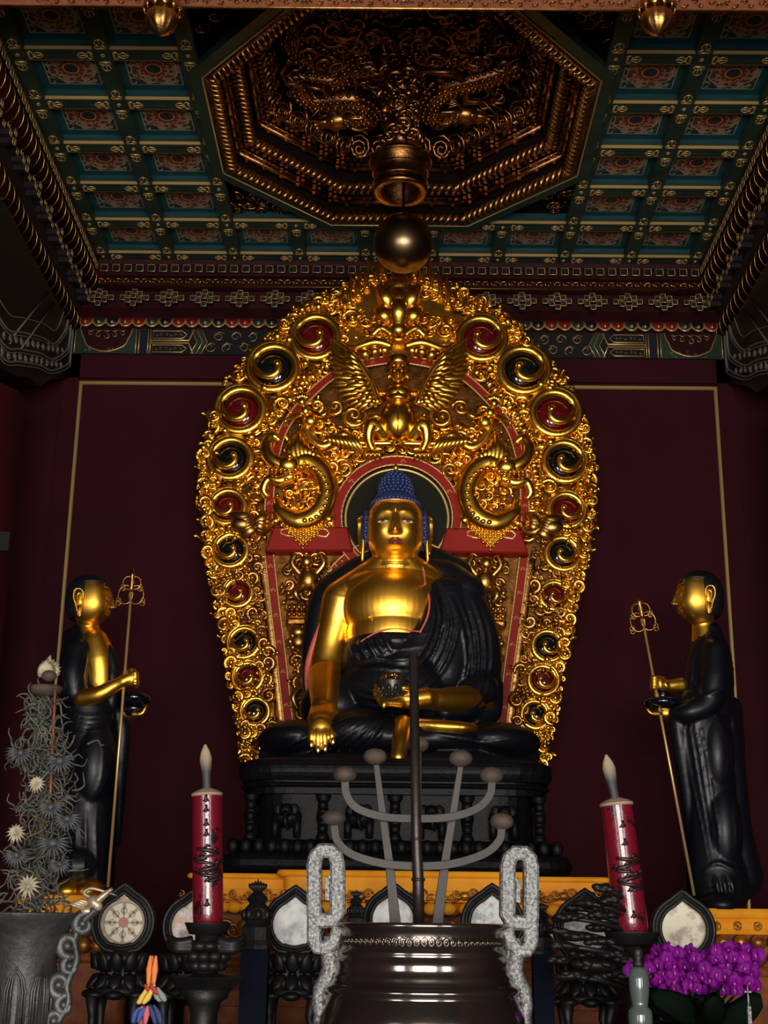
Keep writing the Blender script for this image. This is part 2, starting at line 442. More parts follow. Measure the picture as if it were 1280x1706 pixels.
def lotus(mb, f, u, o_, zt, zb, w, nx, m):
    "a hanging lotus petal on a cornice band, its gilt rim as a bent tube"
    nv = V3(nx)
    c = f(u, o_-.05, (zt+zb)/2); h = (zt-zb)/2; q = V3((0, 0, 1)).cross(nv).normalized()
    mb.cur = m
    P = []; F = []; rows = 5; cols = 6
    for a in range(rows+1):
        for b in range(cols+1):
            v = a/rows; uu = (b/cols-.5)*2; ww = w*.5*(math.sin(PI*min(.5+.5*(1-v)*1.15, 1)) if 0 else (1-.75*max(0, v-.6)/.4))
            bulge = .5*w*math.sqrt(max(0, 1-uu*uu*.9))*math.sin(PI*(.15+.7*v))
            P.append(c+q*(uu*ww)+nv*bulge+V3((0, 0, h*(1-2*v))))
    for a in range(rows):
        for b in range(cols): i = a*(cols+1)+b; F.append((i, i+1, i+cols+2, i+cols+1))
    mb.put(P, F)
    mb.cur = 0
    rim = [c+q*(-w*.46)+nv*.012+V3((0, 0, h)), c+q*(-w*.44)+nv*.3*w+V3((0, 0, -h*.2)), c+q*(-w*.2)+nv*.42*w+V3((0, 0, -h*.85)), c+nv*.45*w+V3((0, 0, -h)), c+q*(w*.2)+nv*.42*w+V3((0, 0, -h*.85)), c+q*(w*.44)+nv*.3*w+V3((0, 0, -h*.2)), c+q*(w*.46)+nv*.012+V3((0, 0, h))]
    mb.tube(rim, w*.085, 5, ref=nx)
    mb.ell(c+nv*(.48*w)+V3((0, 0, -h*.15)), (w*.10, w*.10, h*.4), 6, 4)
for name, f, rng in runs():
    nx = facing(name)
    # boards
    mb = MB(); mb.cur = 0
    sweep(mb, [(-.02, z0+BD), (-.02, z0-.01), (.0, z1), (.02, z1), (.02, z2), (.03, z2), (O1-.03, z3), (O1-.03, z4), (O1-.01, z5), (O1+.05, z5), (O1+.05, z6+.05), (O2-.05, z6), (O2-.05, z7), (O2, z7), (O2, z8)], f, rng)
    struct(mb.build('trim_2' if name == 'back' else 'cornice_boards', 'darkred' if name == 'back' else 'darkwood'))
    # row of square rafter ends
    mb = MB(); a, b = rng(.02); u = a+.09; zc = (z1+z2)/2+.01; hq = .034
    nv = V3(nx); q = V3((0, 0, 1)).cross(nv)
    def sqr(c, h, dep=.03):
        mb.cur = 0
        cc = c+nv*dep/2
        mb.box(cc, (abs(q.x)*2*h+abs(nv.x)*dep, abs(q.y)*2*h+abs(nv.y)*dep, 2*h))
        mb.cur = 1; g = c+nv*(dep+.002)
        mb.tube([g+q*i*h+V3((0, 0, j*h)) for i, j in ((-1, -1), (1, -1), (1, 1), (-1, 1))], .0042, 4, ref=nx, closed=True)
    while u < b-.05:
        sqr(f(u, .02, zc), hq); u += .18*S*1.0
    struct(mb.build('rafter_ends', ['black', 'goldline']))
    # gilt leaf moulding
    mb = MB(); a, b = rng(O1-.03)
    if name == 'back':
        u = a+.03; zc = (z3+z4)/2; k = 0
        while u < b-.03:
            c = f(u, O1-.03, zc)+nv*.03
            curl(mb, c+V3((-.018, 0, 0)), .030, 1.0, .3 if k % 2 else PI-.3, 1 if k % 2 else -1, .30, 9, 5, .3, ball=False)
            mb.tube([c+V3((.0, 0, .028)), c+V3((.03, -.01, .0)), c+V3((.045, 0, -.028))], [.003, .010, .003], 5)
            u += .085; k += 1
        mb.tube([f(a, O1-.03, z4)+nv*.035, f(b, O1-.03, z4)+nv*.035], .009, 6)
        struct(mb.build('gilt_leaf_moulding', 'golddim'))
    else:
        u = 0; zc = (z3+z4)/2; r = abs(z3-z4)*1.15
        p0, p1 = f(a, O1, zc), f(b, O1, zc); mb.tube([p0, p1], r*.95, 10, ref=(0, 0, 1))
        mb.cur = 1; nn = int((p1-p0).length/.125)
        for k in range(nn):
            c = p0+(p1-p0)*(k/nn)
            arc = [c+nv*(r*math.cos(t_))+V3((0, -.05*math.sin(t_*1.0+.6), r*math.sin(t_))) for t_ in [-2.0+.4*e for e in range(8)]]
            mb.tube(arc, [.002, .0035, .005, .006, .006, .005, .0035, .002], 4, ref=(0, 1, 0))
        struct(mb.build('rope_moulding', ['darkred', 'golddim']))
    # bracket clusters: stacked bracket-arm ends outlined in gold
    mb = MB(); oo = O1+.05; a, b = rng(oo); step = (.53 if name == 'back' else .60)*S; zc = (z5+z6)/2+.008; nb = int(round((b-a)/step)); step = (b-a)/nb
    hh = .029; zt = (z5-z6)
    for kk in range(nb):
        u = a+(kk+.5)*step
        for dx, dz, dep in ((0, 2, .05), (-1, 1.1, .07), (1, 1.1, .07), (-2, .3, .05), (0, .1, .11), (2, .3, .05), (-1, -.9, .09), (1, -.9, .09), (0, -2, .10)):
            sqr(f(u, oo, zc)+q*(dx*.056)+V3((0, 0, dz*.036)), hh*.82, dep)
    struct(mb.build('bracket_sets', ['darkwood', 'goldline']))
    # lotus petal band
    a, b = rng(O2)
    if name == 'back':
        mb = MB(); w = .125; nb = int((b-a)/w); w = (b-a)/nb
        for k in range(nb): lotus(mb, f, a+(k+.5)*w, O2-.004, z7+.004, z8+.012, w*.98, nx, 1+(k*3 % 4) % 3)
        mb.cur = 0
        mb.tube([f(a-.01, O2, z8)+nv*.03, f(b+.01, O2, z8)+nv*.03], .014, 6)
        struct(mb.build('lotus_petal_band', ['goldline', 'red', 'navy', 'green']))
    else:
        mb = MB(); zc = (z7+z8)/2; r = abs(z7-z8)*1.05
        p0, p1 = f(a, O2-.03, zc), f(b, O2-.03, zc); mb.tube([p0, p1], r*.95, 10, ref=(0, 0, 1))
        mb.cur = 1; nn = int((p1-p0).length/.14)
        for k in range(nn):
            c = p0+(p1-p0)*(k/nn)
            arc = [c+nv*(r*math.cos(t_))+V3((0, -.06*math.sin(t_+.6), r*math.sin(t_))) for t_ in [-2.0+.4*e for e in range(8)]]
            mb.tube(arc, [.002, .0035, .005, .006, .006, .005, .0035, .002], 4, ref=(0, 1, 0))
        struct(mb.build('rope_moulding', ['darkred', 'golddim']))
# ---------------- painted tie beam under the cornice
bm = thing('painted_tie_beam', 'long painted beam with gold scrolls and chevrons under the back cornice', 'beam', (0, WY, z9))
yb = WY-.02
mb = MB(); mb.box((0, yb+.06, (z8+z9)/2), (2*WX+.1, .12, z8-z9)); mb.build('beam_body', 'black', bm)
gl = MB(); gn = MB(); nv_ = MB(); rd = MB()
yf = yb-.004
def L(pts, r=.006, mbx=None, closed=False): (mbx or gl).tube(pts, r, 4, closed=closed)
for sx in (-1, 1):
    def Q(px, v):   # px measured on the left half of the photo; v 0 bottom..1 top
        x = at(px, 580, yb).x; return V3((sx*x, yf, z9+(z8-z9)*v))
    for p in (103, 108, 118, 124, 226, 231, 246, 250): L([Q(p, .02), Q(p, .98)], .006)
    nv_.prism([(Q(109, 0).x, z9), (Q(118, 0).x, z9), (Q(118, 0).x, z8), (Q(109, 0).x, z8)], yf, yf+.01)
    nv_.prism([(Q(232, 0).x, z9), (Q(245, 0).x, z9), (Q(245, 0).x, z8), (Q(232, 0).x, z8)], yf, yf+.01)
    gn.prism([(Q(125, 0).x, z9), (Q(225, 0).x, z9), (Q(225, 0).x, z8), (Q(125, 0).x, z8)], yf, yf+.01)
    # red half medallion
    cx_ = Q(176, 0).x; R = .20
    arc = [(cx_+R*1.18*math.cos(a*PI/16)*(1+.05*math.cos(a*PI/2)), z8-(z8-z9)*.92*abs(math.sin(a*PI/16))**.8) for a in range(17)]
    rd.prism(arc, yf-.004, yf+.006); L([V3((x, yf-.006, z)) for x, z in arc], .007)
    for e in range(-2, 3):
        h = .055-.008*abs(e)
        c = (cx_+e*.075, yf-.008, z8-.055-.03*(2-abs(e))*.5); curl(gl, c, h*.6, 1.1, PI/2, 1 if e < 0 else -1, .14, 14, 4, 0, ball=False)
        L([V3((c[0]-.03, yf-.008, z8-.02)), V3((c[0], yf-.008, z8-.035)), V3((c[0]+.03, yf-.008, z8-.02))], .004)
    for e in range(10):
        c = (cx_+(random.random()-.5)*.42, yf-.004, z9+.02+random.random()*.05)
        curl(gl, c, .018, .9, random.random()*6, 1, .1, 8, 3, 0, ball=False)
    # boxed panels and chevrons
    for v0, v1 in ((.08, .36), (.62, .92)):
        loop = [Q(254, v0), Q(303, v0), Q(311, (v0+v1)/2), Q(303, v1), Q(254, v1)]
        L(loop, .006, closed=True)
        for e in range(6):
            p = Q(260+e*8, (v0+v1)/2); curl(gl, p, .016, 1, e, 1 if e % 2 else -1, .16, 8, 3, 0, ball=False)
    L([Q(250, .44), Q(314, .44), Q(322, .02)], .010); L([Q(250, .54), Q(314, .54), Q(322, .98)], .010)
    for d in (0, 9, 17): L([Q(318+d, .02), Q(328+d, .48), Q(318+d, .98)], .006)
    gn.prism([(Q(320, 0).x, z9), (Q(333, 0).x, z9), (Q(343, 0).x, (z8+z9)/2), (Q(333, 0).x, z8), (Q(320, 0).x, z8), (Q(330, 0).x, (z8+z9)/2)], yf-.002, yf+.01)
    for e in range(7):
        c = Q(350+e*14, .5+.22*(1 if e % 2 else -1)); curl(gl, c, .050, 1.3, e*2.1, 1 if e % 2 else -1, .08, 18, 4, 0, ball=False)
        L([c+V3((-.04, 0, .0)), c+V3((0, 0, .045)), c+V3((.05, 0, .03))], .004)
gl.build('gold_scrolls', 'goldline', bm); gn.build('green_field', 'green', bm); nv_.build('blue_band', 'navy', bm); rd.build('red_medallion', 'darkred', bm)
# red door-height frame board below (slightly proud of the panel)
mb = MB()
zt = z9; yy = WY+.01
mb.box((-(WX+xg)/2-.0, yy, (zt+1)/2), (WX-xg-.03, .05, zt-1)); mb.box(((WX+xg)/2, yy, (zt+1)/2), (WX-xg-.03, .05, zt-1))
mb.box((0, yy, (zt+zg)/2+.02), (2*WX, .05, zt-zg-.05))
struct(mb.build('trim_3', 'maroon'))
MT['greycream'] = mat('faded_cream_paint', (.20, .19, .15), .6, spec=.1)
# ---------------- columns and their painted brackets
for sx, nm in ((-1, 'left'), (1, 'right')):
    Yc = 10.45; xi = 3.09; R = .42; x = sx*(xi+R)
    y1 = WY-.02; y0 = 4.0
    zr_ = at(85, 630, WY).z; zf_ = at(0, 612, 9.8).z
    def zl(y): return zf_+(zr_-zf_)*min(1, max(0, (y-9.8)/(y1-9.8)))
    c = thing('round_column', 'thick round maroon column at the %s edge of the photo' % nm, 'column', (x, Yc, 0), 'round columns')
    mb = MB(); mb.lathe([(R*1.15, 0), (R*1.15, .12), (R, .25), (R, zl(Yc-R)-.07)], (x, Yc, 0), 48); mb.build('shaft', 'column', c)
    t_ = thing('painted_bracket', 'green and black painted bracket board with pale outlines above the %s column' % nm, 'bracket', (x, Yc, zl(Yc)))
    prof = [(y1, z8), (y1, zl(y1)), (11.2, zl(11.2)-.05), (10.9, zl(10.9)-.12), (10.5, zl(10.5)-.05), (10.2, zl(10.2)-.06), (9.8, zf_), (9.0, zf_), (8.5, zf_+.1), (7.6, zf_+.4), (y0, zf_+.4), (y0, z8)]
    prof = [(y, max(z, zl(Yc-R)) if z < z8 and abs(y-Yc) < .5 else z) for y, z in prof]
    mb = MB(); P = [(sx*xi, y, z) for y, z in prof]+[(sx*(xi+.8), y, z) for y, z in prof]; k = len(prof)
    mb.put(P, [tuple(range(k)), tuple(reversed(range(k, 2*k)))]+[(i, (i+1) % k, k+(i+1) % k, k+i) for i in range(k)], False)
    mb.build('board', 'black', t_)
    mb = MB(); xf_ = sx*(xi-.006)
    for n_, ins in enumerate((.04, .07, .15, .18, .30, .33, .46)):
        yb_ = y1-ins*.8
        pl = [(yb_, z8-.02), (yb_, zl(y1)+ins+.12), (yb_-.10, zl(y1)+ins*.9), (11.2, zl(11.2)+ins-.03), (10.8, zl(10.8)+ins), (10.2, zl(10.2)+ins), (9.8, zf_+ins), (9.2, zf_+ins)]
        mb.tube([V3((xf_, a_, b_)) for a_, b_ in [(p.x, p.y) for p in bez([(a_, b_, 0) for a_, b_ in pl], 5)]], .011 if n_ % 2 else .007, 4, ref=(1, 0, 0))
    for n_ in range(2):
        y_ = 11.1-n_*.22; mb.tube([V3((xf_, y_, z8-.1)), V3((xf_, y_-.9, z8-.95+.02*n_))], .008, 4, ref=(1, 0, 0))
    for e_ in range(26):
        y_ = 11.5-(e_ % 13)*.16; zz = zl(y_)+(.11 if e_ < 13 else .25)
        P = [V3((xf_, y_+p.x, zz+p.z)) for p in spiral((0, 0, 0), .04, 1.3, e_*1.3, 1 if e_ % 2 else -1, 12, 0)]
        mb.tube(P, .006, 4, ref=(1, 0, 0))
    mb.build('pale_outline', 'greycream', t_)
# small dark frame hung on the left column
p = at(2, 902, 9.6)
o = MB(); o.box((p.x, 9.6, p.z), (.13, .04, .15), bev=.008); o.cur = 1; o.box((p.x, 9.575, p.z), (.10, .012, .12))
tag(o.build('wall_sign', ['darkwood', 'black']), 'small dark framed plaque on the left column, cut by the photo edge', 'plaque')
# ---------------- front tie beam across the top of the photo, with two hanging buds
yb0 = 7.0
zb = at(655, 14, yb0).z
fb = thing('front_painted_beam', 'gilt and pink painted beam crossing the very top of the photo', 'beam', (0, yb0, zb))
MT['pinkgold'] = mat('pink_gold_paint', (.55, .20, .11), .5, 0, (.38, .13, .06), 14)
MB().box((0, yb0-.2, zb+.25), (6.14, .4, .5)).build('beam_body', 'pinkgold', fb)
mb = MB(); mb.tube([(-3.05, yb0, zb), (3.05, yb0, zb)], .012, 6)
for k in range(90):
    x = -2.2+k*.05
    curl(mb, (x, yb0-.06-.03*(k % 2), zb-.006), .024, 1, k, 1 if k % 2 else -1, .2, 8, 4, 0, plane='xy', ball=False)
mb.build('gilt_edge', 'golddim', fb)
for px, nm in ((270, 'left'), (1095, 'right')):
    c = at(px, 30, yb0-.10); r = 27*ppm(px, 30, yb0)
    t_ = thing('hanging_lotus_bud', 'gilded lotus-bud pendant under the top beam, %s one' % nm, 'pendant', c, 'hanging lotus buds')
    mb = MB(); mb.lathe([(.002, -r*1.25), (r*.25, -r*1.15), (r*.75, -r*.75), (r, -r*.1), (r*.92, r*.35), (r*.6, r*.7)], c, 40, lobes=10, lamp=.05)
    mb.build('bud', 'golddim', t_)
    mb = MB()
    for k in range(10):
        a = 2*PI*k/10; d = V3((math.cos(a), math.sin(a), 0))
        mb.tube(bez([c+d*r*.55+V3((0, 0, r*1.25)), c+d*r*1.02+V3((0, 0, r*.9)), c+d*r*1.08+V3((0, 0, r*.45)), c+d*r*.98+V3((0, 0, r*.2))], 4), lerpr([.1*r, .34*r, .3*r, .03*r], 13), 6, ref=d, flat=(1, .4))
    mb.lathe([(r*.55, r*.7), (r*.9, r*1.0), (r*.75, r*1.15), (r*.5, r*1.3), (r*.8, r*1.5), (r*.8, r*2.2)], c, 24)
    mb.build('calyx', 'golddim', t_)
# ---------------- octagonal dragon well
def octo(a, y0=YO, rot=0): return [(a/math.cos(PI/8)*math.cos(PI/8+k*PI/4), y0+a/math.cos(PI/8)*math.sin(PI/8+k*PI/4)*(1.16 if k > 3 else 1)) for k in range(8)]
dw = thing('dragon_well', 'octagonal carved ceiling well with coiled gilded dragons above the statue', 'ceiling well', (0, YO, ZC))
def oring(mb, a0, za, a1, zb_, smooth=False):
    A, B = octo(a0), octo(a1)
    mb.put([(x, y, za) for x, y in A]+[(x, y, zb_) for x, y in B], [(i, (i+1) % 8, 8+(i+1) % 8, 8+i) for i in range(8)], smooth)
# green frame and corner triangles
mb = MB(); aI = 2.36*S
oring(mb, A1+.02, ZC+.03, A1+.02, ZC-.03); oring(mb, A1+.02, ZC-.03, aI, ZC-.03); oring(mb, aI, ZC-.03, aI, ZC+.2)
mb.cur = 1
A = octo(A1-.12*S)
mb.tube([(x, y, ZC-.036) for x, y in A], .008, 4, ref=(0, 0, -1), closed=True)
mb.build('octagon_frame', ['green', 'goldline'], dw)
for k, (sx, sy) in enumerate(((1, 1), (-1, 1), (-1, -1), (1, -1))):
    mb = MB(); ky = 1.16 if sy < 0 else 1; c = (sx*A1, YO+sy*A1*ky); t2 = A1*.4142
    P = [(c[0], c[1], ZC+.12), (sx*t2, YO+sy*A1*ky, ZC+.12), (sx*A1, YO+sy*t2*ky, ZC+.12)]
    mb.cur = 0; mb.put(P+[(x, y, z+.05) for x, y, z in P], [(0, 1, 2), (5, 4, 3), (0, 1, 4, 3), (1, 2, 5, 4), (2, 0, 3, 5)], False)
    mb.cur = 1
    for e in range(26):
        u, v = random.random(), random.random()
        if u+v > .85: continue
        q_ = V3(P[0])+(V3(P[1])-V3(P[0]))*(u*.9+.05)+(V3(P[2])-V3(P[0]))*(v*.9+.05)
        curl(mb, q_-V3((0, 0, .02)), .07, 1.2, e, 1, .2, 10, 5, .2, plane='xy')
    mb.build('corner_panel', ['matblack', 'bronze'], dw)
def ribbed(a, z, r, pitch, name, m):
    mb = MB(); P = octo(a)
    for k in range(8):
        p, q_ = V3((*P[k], z)), V3((*P[(k+1) % 8], z)); L_ = (q_-p).length; d = (q_-p)/L_
        nn = int(L_/pitch)
        inn = (V3((0, YO, z))-(p+q_)/2).normalized()
        mb.tube([p, q_], r*.8, 8, ref=(0, 0, 1))
        for e in range(nn):
            c = p+d*((e+.5)*L_/nn)
            arc = []
            for t_ in range(7):
                th = -1.9+t_*.62
                arc.append(c+d*(pitch*.55*math.sin(th))+inn*(r*math.cos(th)*1.0)+V3((0, 0, -r*math.cos(th-.9))))
            mb.tube(arc, [pitch*.10, pitch*.3, pitch*.42, pitch*.45, pitch*.4, pitch*.3, pitch*.1], 5, ref=d)
    return mb.build(name, m, dw)
ribbed(2.31*S, ZC+.02, .065, .06, 'ribbed_moulding', 'golddim')
ribbed(2.06*S, ZC+.24, .06, .06, 'ribbed_moulding', 'golddim')
def cluster(a, z, da, h, name):
    "tiny stepped bracket sets between two mouldings"
    mb = MB(); P = octo(a)
    for k in range(8):
        p, q_ = V3((*P[k], z)), V3((*P[(k+1) % 8], z)); L_ = (q_-p).length; d = (q_-p)/L_
        inn = (V3((0, YO, z))-(p+q_)/2).normalized(); nn = int(L_/.17); mb.tube([p+inn*.01, q_+inn*.01], .03, 6, ref=(0, 0, 1)); mb.tube([p+inn*.04+V3((0, 0, h*.2)), q_+inn*.04+V3((0, 0, h*.2))], .012, 6, ref=(0, 0, 1))
        for e in range(nn):
            c = p+d*((e+.5)*L_/nn)
            for r_ in range(3):
                for s_ in range(-r_, r_+1, 2 if r_ else 1):
                    mb.box(c+d*(s_*.028)+inn*(.02+.035*r_)+V3((0, 0, h*(r_-1)*.33)), (.028, .028, .028))
    mb.build(name, 'bronze', dw)
cluster(2.20*S, ZC+.13, 0, .12, 'bracket_tier'); cluster(1.92*S, ZC+.36, 0, .12, 'bracket_tier'); cluster(1.80*S, ZC+.46, 0, .1, 'bracket_tier')
mb = MB()
for a0, za, a1, zb_ in ((aI, ZC+.0, 2.25*S, ZC+.18), (2.25*S, ZC+.18, 2.04*S, ZC+.2), (2.04*S, ZC+.2, 1.96*S, ZC+.42), (1.96*S, ZC+.42, 1.84*S, ZC+.5), (1.84*S, ZC+.5, 1.68*S, ZC+.62), (1.68*S, ZC+.62, 1.45*S, ZC+.8), (1.45*S, ZC+.8, .9*S, ZC+1.05), (.9*S, ZC+1.05, .01, ZC+1.12)):
    oring(mb, a0, za, a1, zb_)
mb.build('well_lining', 'matblack', dw)
# scroll tier
mb = MB(); P = octo(1.74*S)
for k in range(8):
    p, q_ = V3((*P[k], ZC+.50)), V3((*P[(k+1) % 8], ZC+.50)); L_ = (q_-p).length; d = (q_-p)/L_
    inn = (V3((0, YO, ZC+.5))-(p+q_)/2).normalized(); nn = 5
    for e in range(nn):
        c = p+d*((e+.5)*L_/nn)+inn*.02
        for r0 in (.10,):
            Q_ = []
            up = (V3((0, 0, 1))*.7+inn*.6).normalized()
            for i in range(20):
                t_ = i/19; r = r0*(1-t_*.85); a = t_*2.3*2*PI+k
                Q_.append(c+d*(r*math.cos(a))+up*(r*math.sin(a)*1.1)-V3((0, 0, .04*t_))+inn*.03*t_)
            mb.tube(Q_, [.021*(1-.4*i/19) for i in range(20)], 5, ref=inn)
        mb.tube([c+d*.06+up*.06, c+d*.075-up*.01, c+d*.05-up*.08], [.004, .014, .004], 5, ref=inn)
mb.build('cloud_scroll_tier', 'bronze', dw)
# the dragons
def dragon(name, path, rad, head_dir, m='bronze'):
    mb = MB(); P = bez(path, 14); N = len(P); R = lerpr(rad, N)
    mb.tube(P, R, 10, ref=(0, 0, -1))
    for i in range(1, N-1):          # rows of scales as overlapping collars
        t_ = (P[i+1]-P[i-1]).normalized(); s_ = t_.cross(V3((0, 0, -1)))
        if s_.length < .05: continue
        s_.normalize(); up = s_.cross(t_)
        for a in (-1.2, -.6, 0, .6, 1.2):
            if (i+int(a*2)) % 2: continue
            n_ = s_*math.sin(a)+up*math.cos(a)
            mb.ell(P[i]+n_*R[i]*.95, (R[i]*.24, R[i]*.24, R[i]*.24), 6, 4)
        if i % 3 == 0: mb.tube([P[i]+s_*R[i]*.9, P[i]+s_*R[i]*1.5+t_*R[i]*.3], [R[i]*.3, .002], 4)
    body = mb.build(name, m, dw)
    mb = MB(); h = P[-1]; d = V3(head_dir).normalized(); r = R[-1]
    s_ = d.cross(V3((0, 0, -1))).normalized(); up = V3((0, 0, -1))
    q = d.to_track_quat('X', 'Z').to_matrix()
    mb.ell(h+d*r*.6, (r*1.7, r*1.2, r*1.1), 12, 8, q)
    mb.ell(h+d*r*2.2+up*r*.2, (r*1.2, r*.8, r*.5), 12, 8, q); mb.ell(h+d*r*2.0-up*r*.6, (r*1.0, r*.7, r*.3), 10, 6, q)
    for e in (-1, 1):
        mb.ell(h+d*r*1.0+s_*e*r*.8+up*r*.5, r*.38, 8, 6)
        mb.ell(h+d*r*3.2+s_*e*r*.35+up*r*.4, r*.28, 8, 6)
        mb.tube(bez([h+s_*e*r*.6, h-d*r*1.5+s_*e*r*1.3+up*r*.8, h-d*r*3+s_*e*r*1.0+up*r*.9], 5), lerpr([r*.3, r*.22, .003], 11), 6)
        mb.tube(bez([h+d*r*3+s_*e*r*.5, h+d*r*4+s_*e*r*1.6+up*r*.5, h+d*r*3+s_*e*r*2.8+up*r, h+d*r*1.5+s_*e*r*3.3], 5), lerpr([r*.16, r*.1, .003], 16), 5)
        for k in range(6):
            mb.tube(bez([h-d*r*.3+s_*e*r*.9, h-d*r*(1+.2*k)+s_*e*r*(1.6+.3*k), h-d*r*(2.2)+s_*e*r*(1.2+.45*k)+up*r*.3], 4), lerpr([r*.22, r*.15, .002], 9), 5)
    mb.build('dragon_head', 'golddim', body)
    for k in (int(N*.3), int(N*.75)):
        for e in (-1, 1):
            mb = MB(); t_ = (P[k+1]-P[k-1]).normalized(); s_ = t_.cross(V3((0, 0, -1))).normalized()*e
            el = P[k]+s_*R[k]*2.4+t_*R[k]-V3((0, 0, R[k]*.4)); pw = el+t_*R[k]*2.2*e+s_*R[k]*.8
            mb.tube([P[k], el, pw], [R[k]*.6, R[k]*.42, R[k]*.3], 7)
            for a in (-.9, -.3, .3, .9): mb.tube([pw, pw+(t_*e*math.cos(a)+s_*math.sin(a))*R[k]*1.1-V3((0, 0, .02)), pw+(t_*e*math.cos(a)+s_*math.sin(a))*R[k]*1.8+V3((0, 0, .01))], [R[k]*.22, R[k]*.15, .002], 5)
            mb.build('claw', 'bronze', body)
def DP(px, py, h):   # a point of the dome's carving seen at (px,py), h above the ceiling plane
    d = AF + AR*((px-640)/FPX) + AU*((853-py)/FPX); k = (ZC+h-CZ)/d.z
    return (CX+d.x*k, CY+d.y*k, ZC+h)
dragon('coiled_dragon', [DP(620, 20, .95), DP(560, 5, .8), DP(500, 30, .72), DP(490, 70, .7), DP(540, 110, .68), DP(600, 90, .7), DP(560, 130, .62), DP(500, 130, .58), DP(520, 165, .52), DP(590, 165, .5), DP(620, 190, .5), DP(570, 200, .45)], [.02, .07, .09, .10, .10, .10, .10, .09, .09, .09, .08, .07], (-1, .25, 0))
dragon('coiled_dragon', [DP(740, 10, .95), DP(800, 0, .8), DP(860, 40, .72), DP(850, 75, .7), DP(790, 60, .68), DP(745, 100, .68), DP(800, 125, .62), DP(860, 110, .58), DP(800, 130, .52), DP(735, 150, .5), DP(715, 190, .5), DP(770, 190, .45)], [.02, .07, .09, .10, .10, .10, .10, .09, .09, .09, .08, .07], (1, .25, 0))
mb = MB()
for k in range(420):
    px = random.uniform(440, 890); py = random.uniform(5, 225)
    q_ = DP(px, py, random.uniform(.5, .75))
    if (q_[0]**2+(q_[1]-YO)**2) > (1.42*S)**2: continue
    curl(mb, q_, random.uniform(.05, .10), 1.3, random.random()*6, random.choice((-1, 1)), .28, 12, 5, .3, plane='xy')
for k in range(140):
    px = random.uniform(450, 880); py = random.uniform(5, 225); q_ = V3(DP(px, py, random.uniform(.45, .7)))
    if (q_.x**2+(q_.y-YO)**2) > (1.4*S)**2: continue
    a = random.random()*6; d = V3((math.cos(a), math.sin(a), 0)); s_ = V3((-d.y, d.x, 0))
    mb.tube(bez([q_, q_+d*.08+s_*.03, q_+d*.16-s_*.02, q_+d*.25+s_*.02], 4), lerpr([.008, .02, .015, .002], 13), 5, ref=(0, 0, -1))
mb.build('carved_clouds', 'bronze', dw)
# central stem: the dragon's neck coming down to the collar that holds the ball
mb = MB()
for k in range(12):
    a = 2*PI*k/12; d = V3((math.cos(a), math.sin(a), 0)); s_ = V3((-d.y, d.x, 0)); c = V3((0, YO, 0))
    P = [c+d*(.05+.26*t_**1.6)+s_*.025*math.sin(t_*9+k)+V3((0, 0, ZC+.30+.72*t_)) for t_ in [e/12 for e in range(13)]]
    mb.tube(P, [.03+.012*math.sin(e) for e in range(13)], 7, ref=d)
mb.build('streaming_mane', 'bronze', dw)
zr = CZ+8.98*S
mb = MB(); mb.lathe([(.05, zr+1.3), (.05, zr+.85), (.10, zr+.75), (.10, zr+.6), (.07, zr+.5), (.06, zr+.3)], (0, YO, 0), 24)
for k in range(60):
    a = random.random()*2*PI; z = zr+.32+random.random()*.7; curl(mb, (.10*math.cos(a), YO+.10*math.sin(a)-.03, z), random.uniform(.04, .09), 1.3, a, random.choice((-1, 1)), .36, 12, 6, .4)
for k in range(40):
    a = random.random()*2*PI; z = zr+.35+random.random()*.55; r = .13
    mb.ell((r*math.cos(a), YO+r*math.sin(a), z), random.uniform(.02, .045), 8, 6)
mb.build('dragon_neck', 'bronze', dw)
rr = 47*ppm(672, 300, YO)
hr = thing('hanging_collar', 'bronze ring-shaped collar hanging open below the dragon well', 'collar', (0, YO, zr))
mb = MB(); mb.lathe([(rr*.3, zr+.32), (rr*.8, zr+.26), (rr*1.02, zr+.2), (rr*1.08, zr+.15), (rr*.92, zr+.12), (rr*.95, zr+.04), (rr*.9, zr-.04), (rr*.98, zr-.07), (rr*.98, zr-.10), (rr*.72, zr-.10), (rr*.7, zr+.1), (.03, zr+.14)], (0, YO, 0), 40)
mb.build('collar_body', 'bronze', hr)
mb = MB()
for z_, r_ in ((zr-.02, .96), (zr+.07, .98), (zr+.17, 1.1)): mb.tube([(rr*r_*math.cos(k*PI/18), YO+rr*r_*math.sin(k*PI/18), z_) for k in range(36)], .010, 6, ref=(0, 0, 1), closed=True)
mb.build('raised_band', 'bronze', hr)
# the ball
bc = at(672, 405, YO); rb = 50*ppm(672, 405, YO)
MT['ball'] = mat('tarnished_brass', (.30, .20, .10), .30, 1, (.22, .15, .08), 3, .02, 6)
hb = thing('hanging_ball', 'large smooth dark brass ball hanging over the statue', 'ball', bc)
mb = MB(); mb.ell(bc, rb, 48, 32); mb.build('sphere', 'ball', hb)
mb = MB(); mb.lathe([(.05, bc.z+rb*.95), (.035, bc.z+rb*1.05), (.012, bc.z+rb*1.1), (.012, zr+.3)], (bc.x, bc.y, 0), 16); mb.build('suspension_rod', 'bronze', hb)
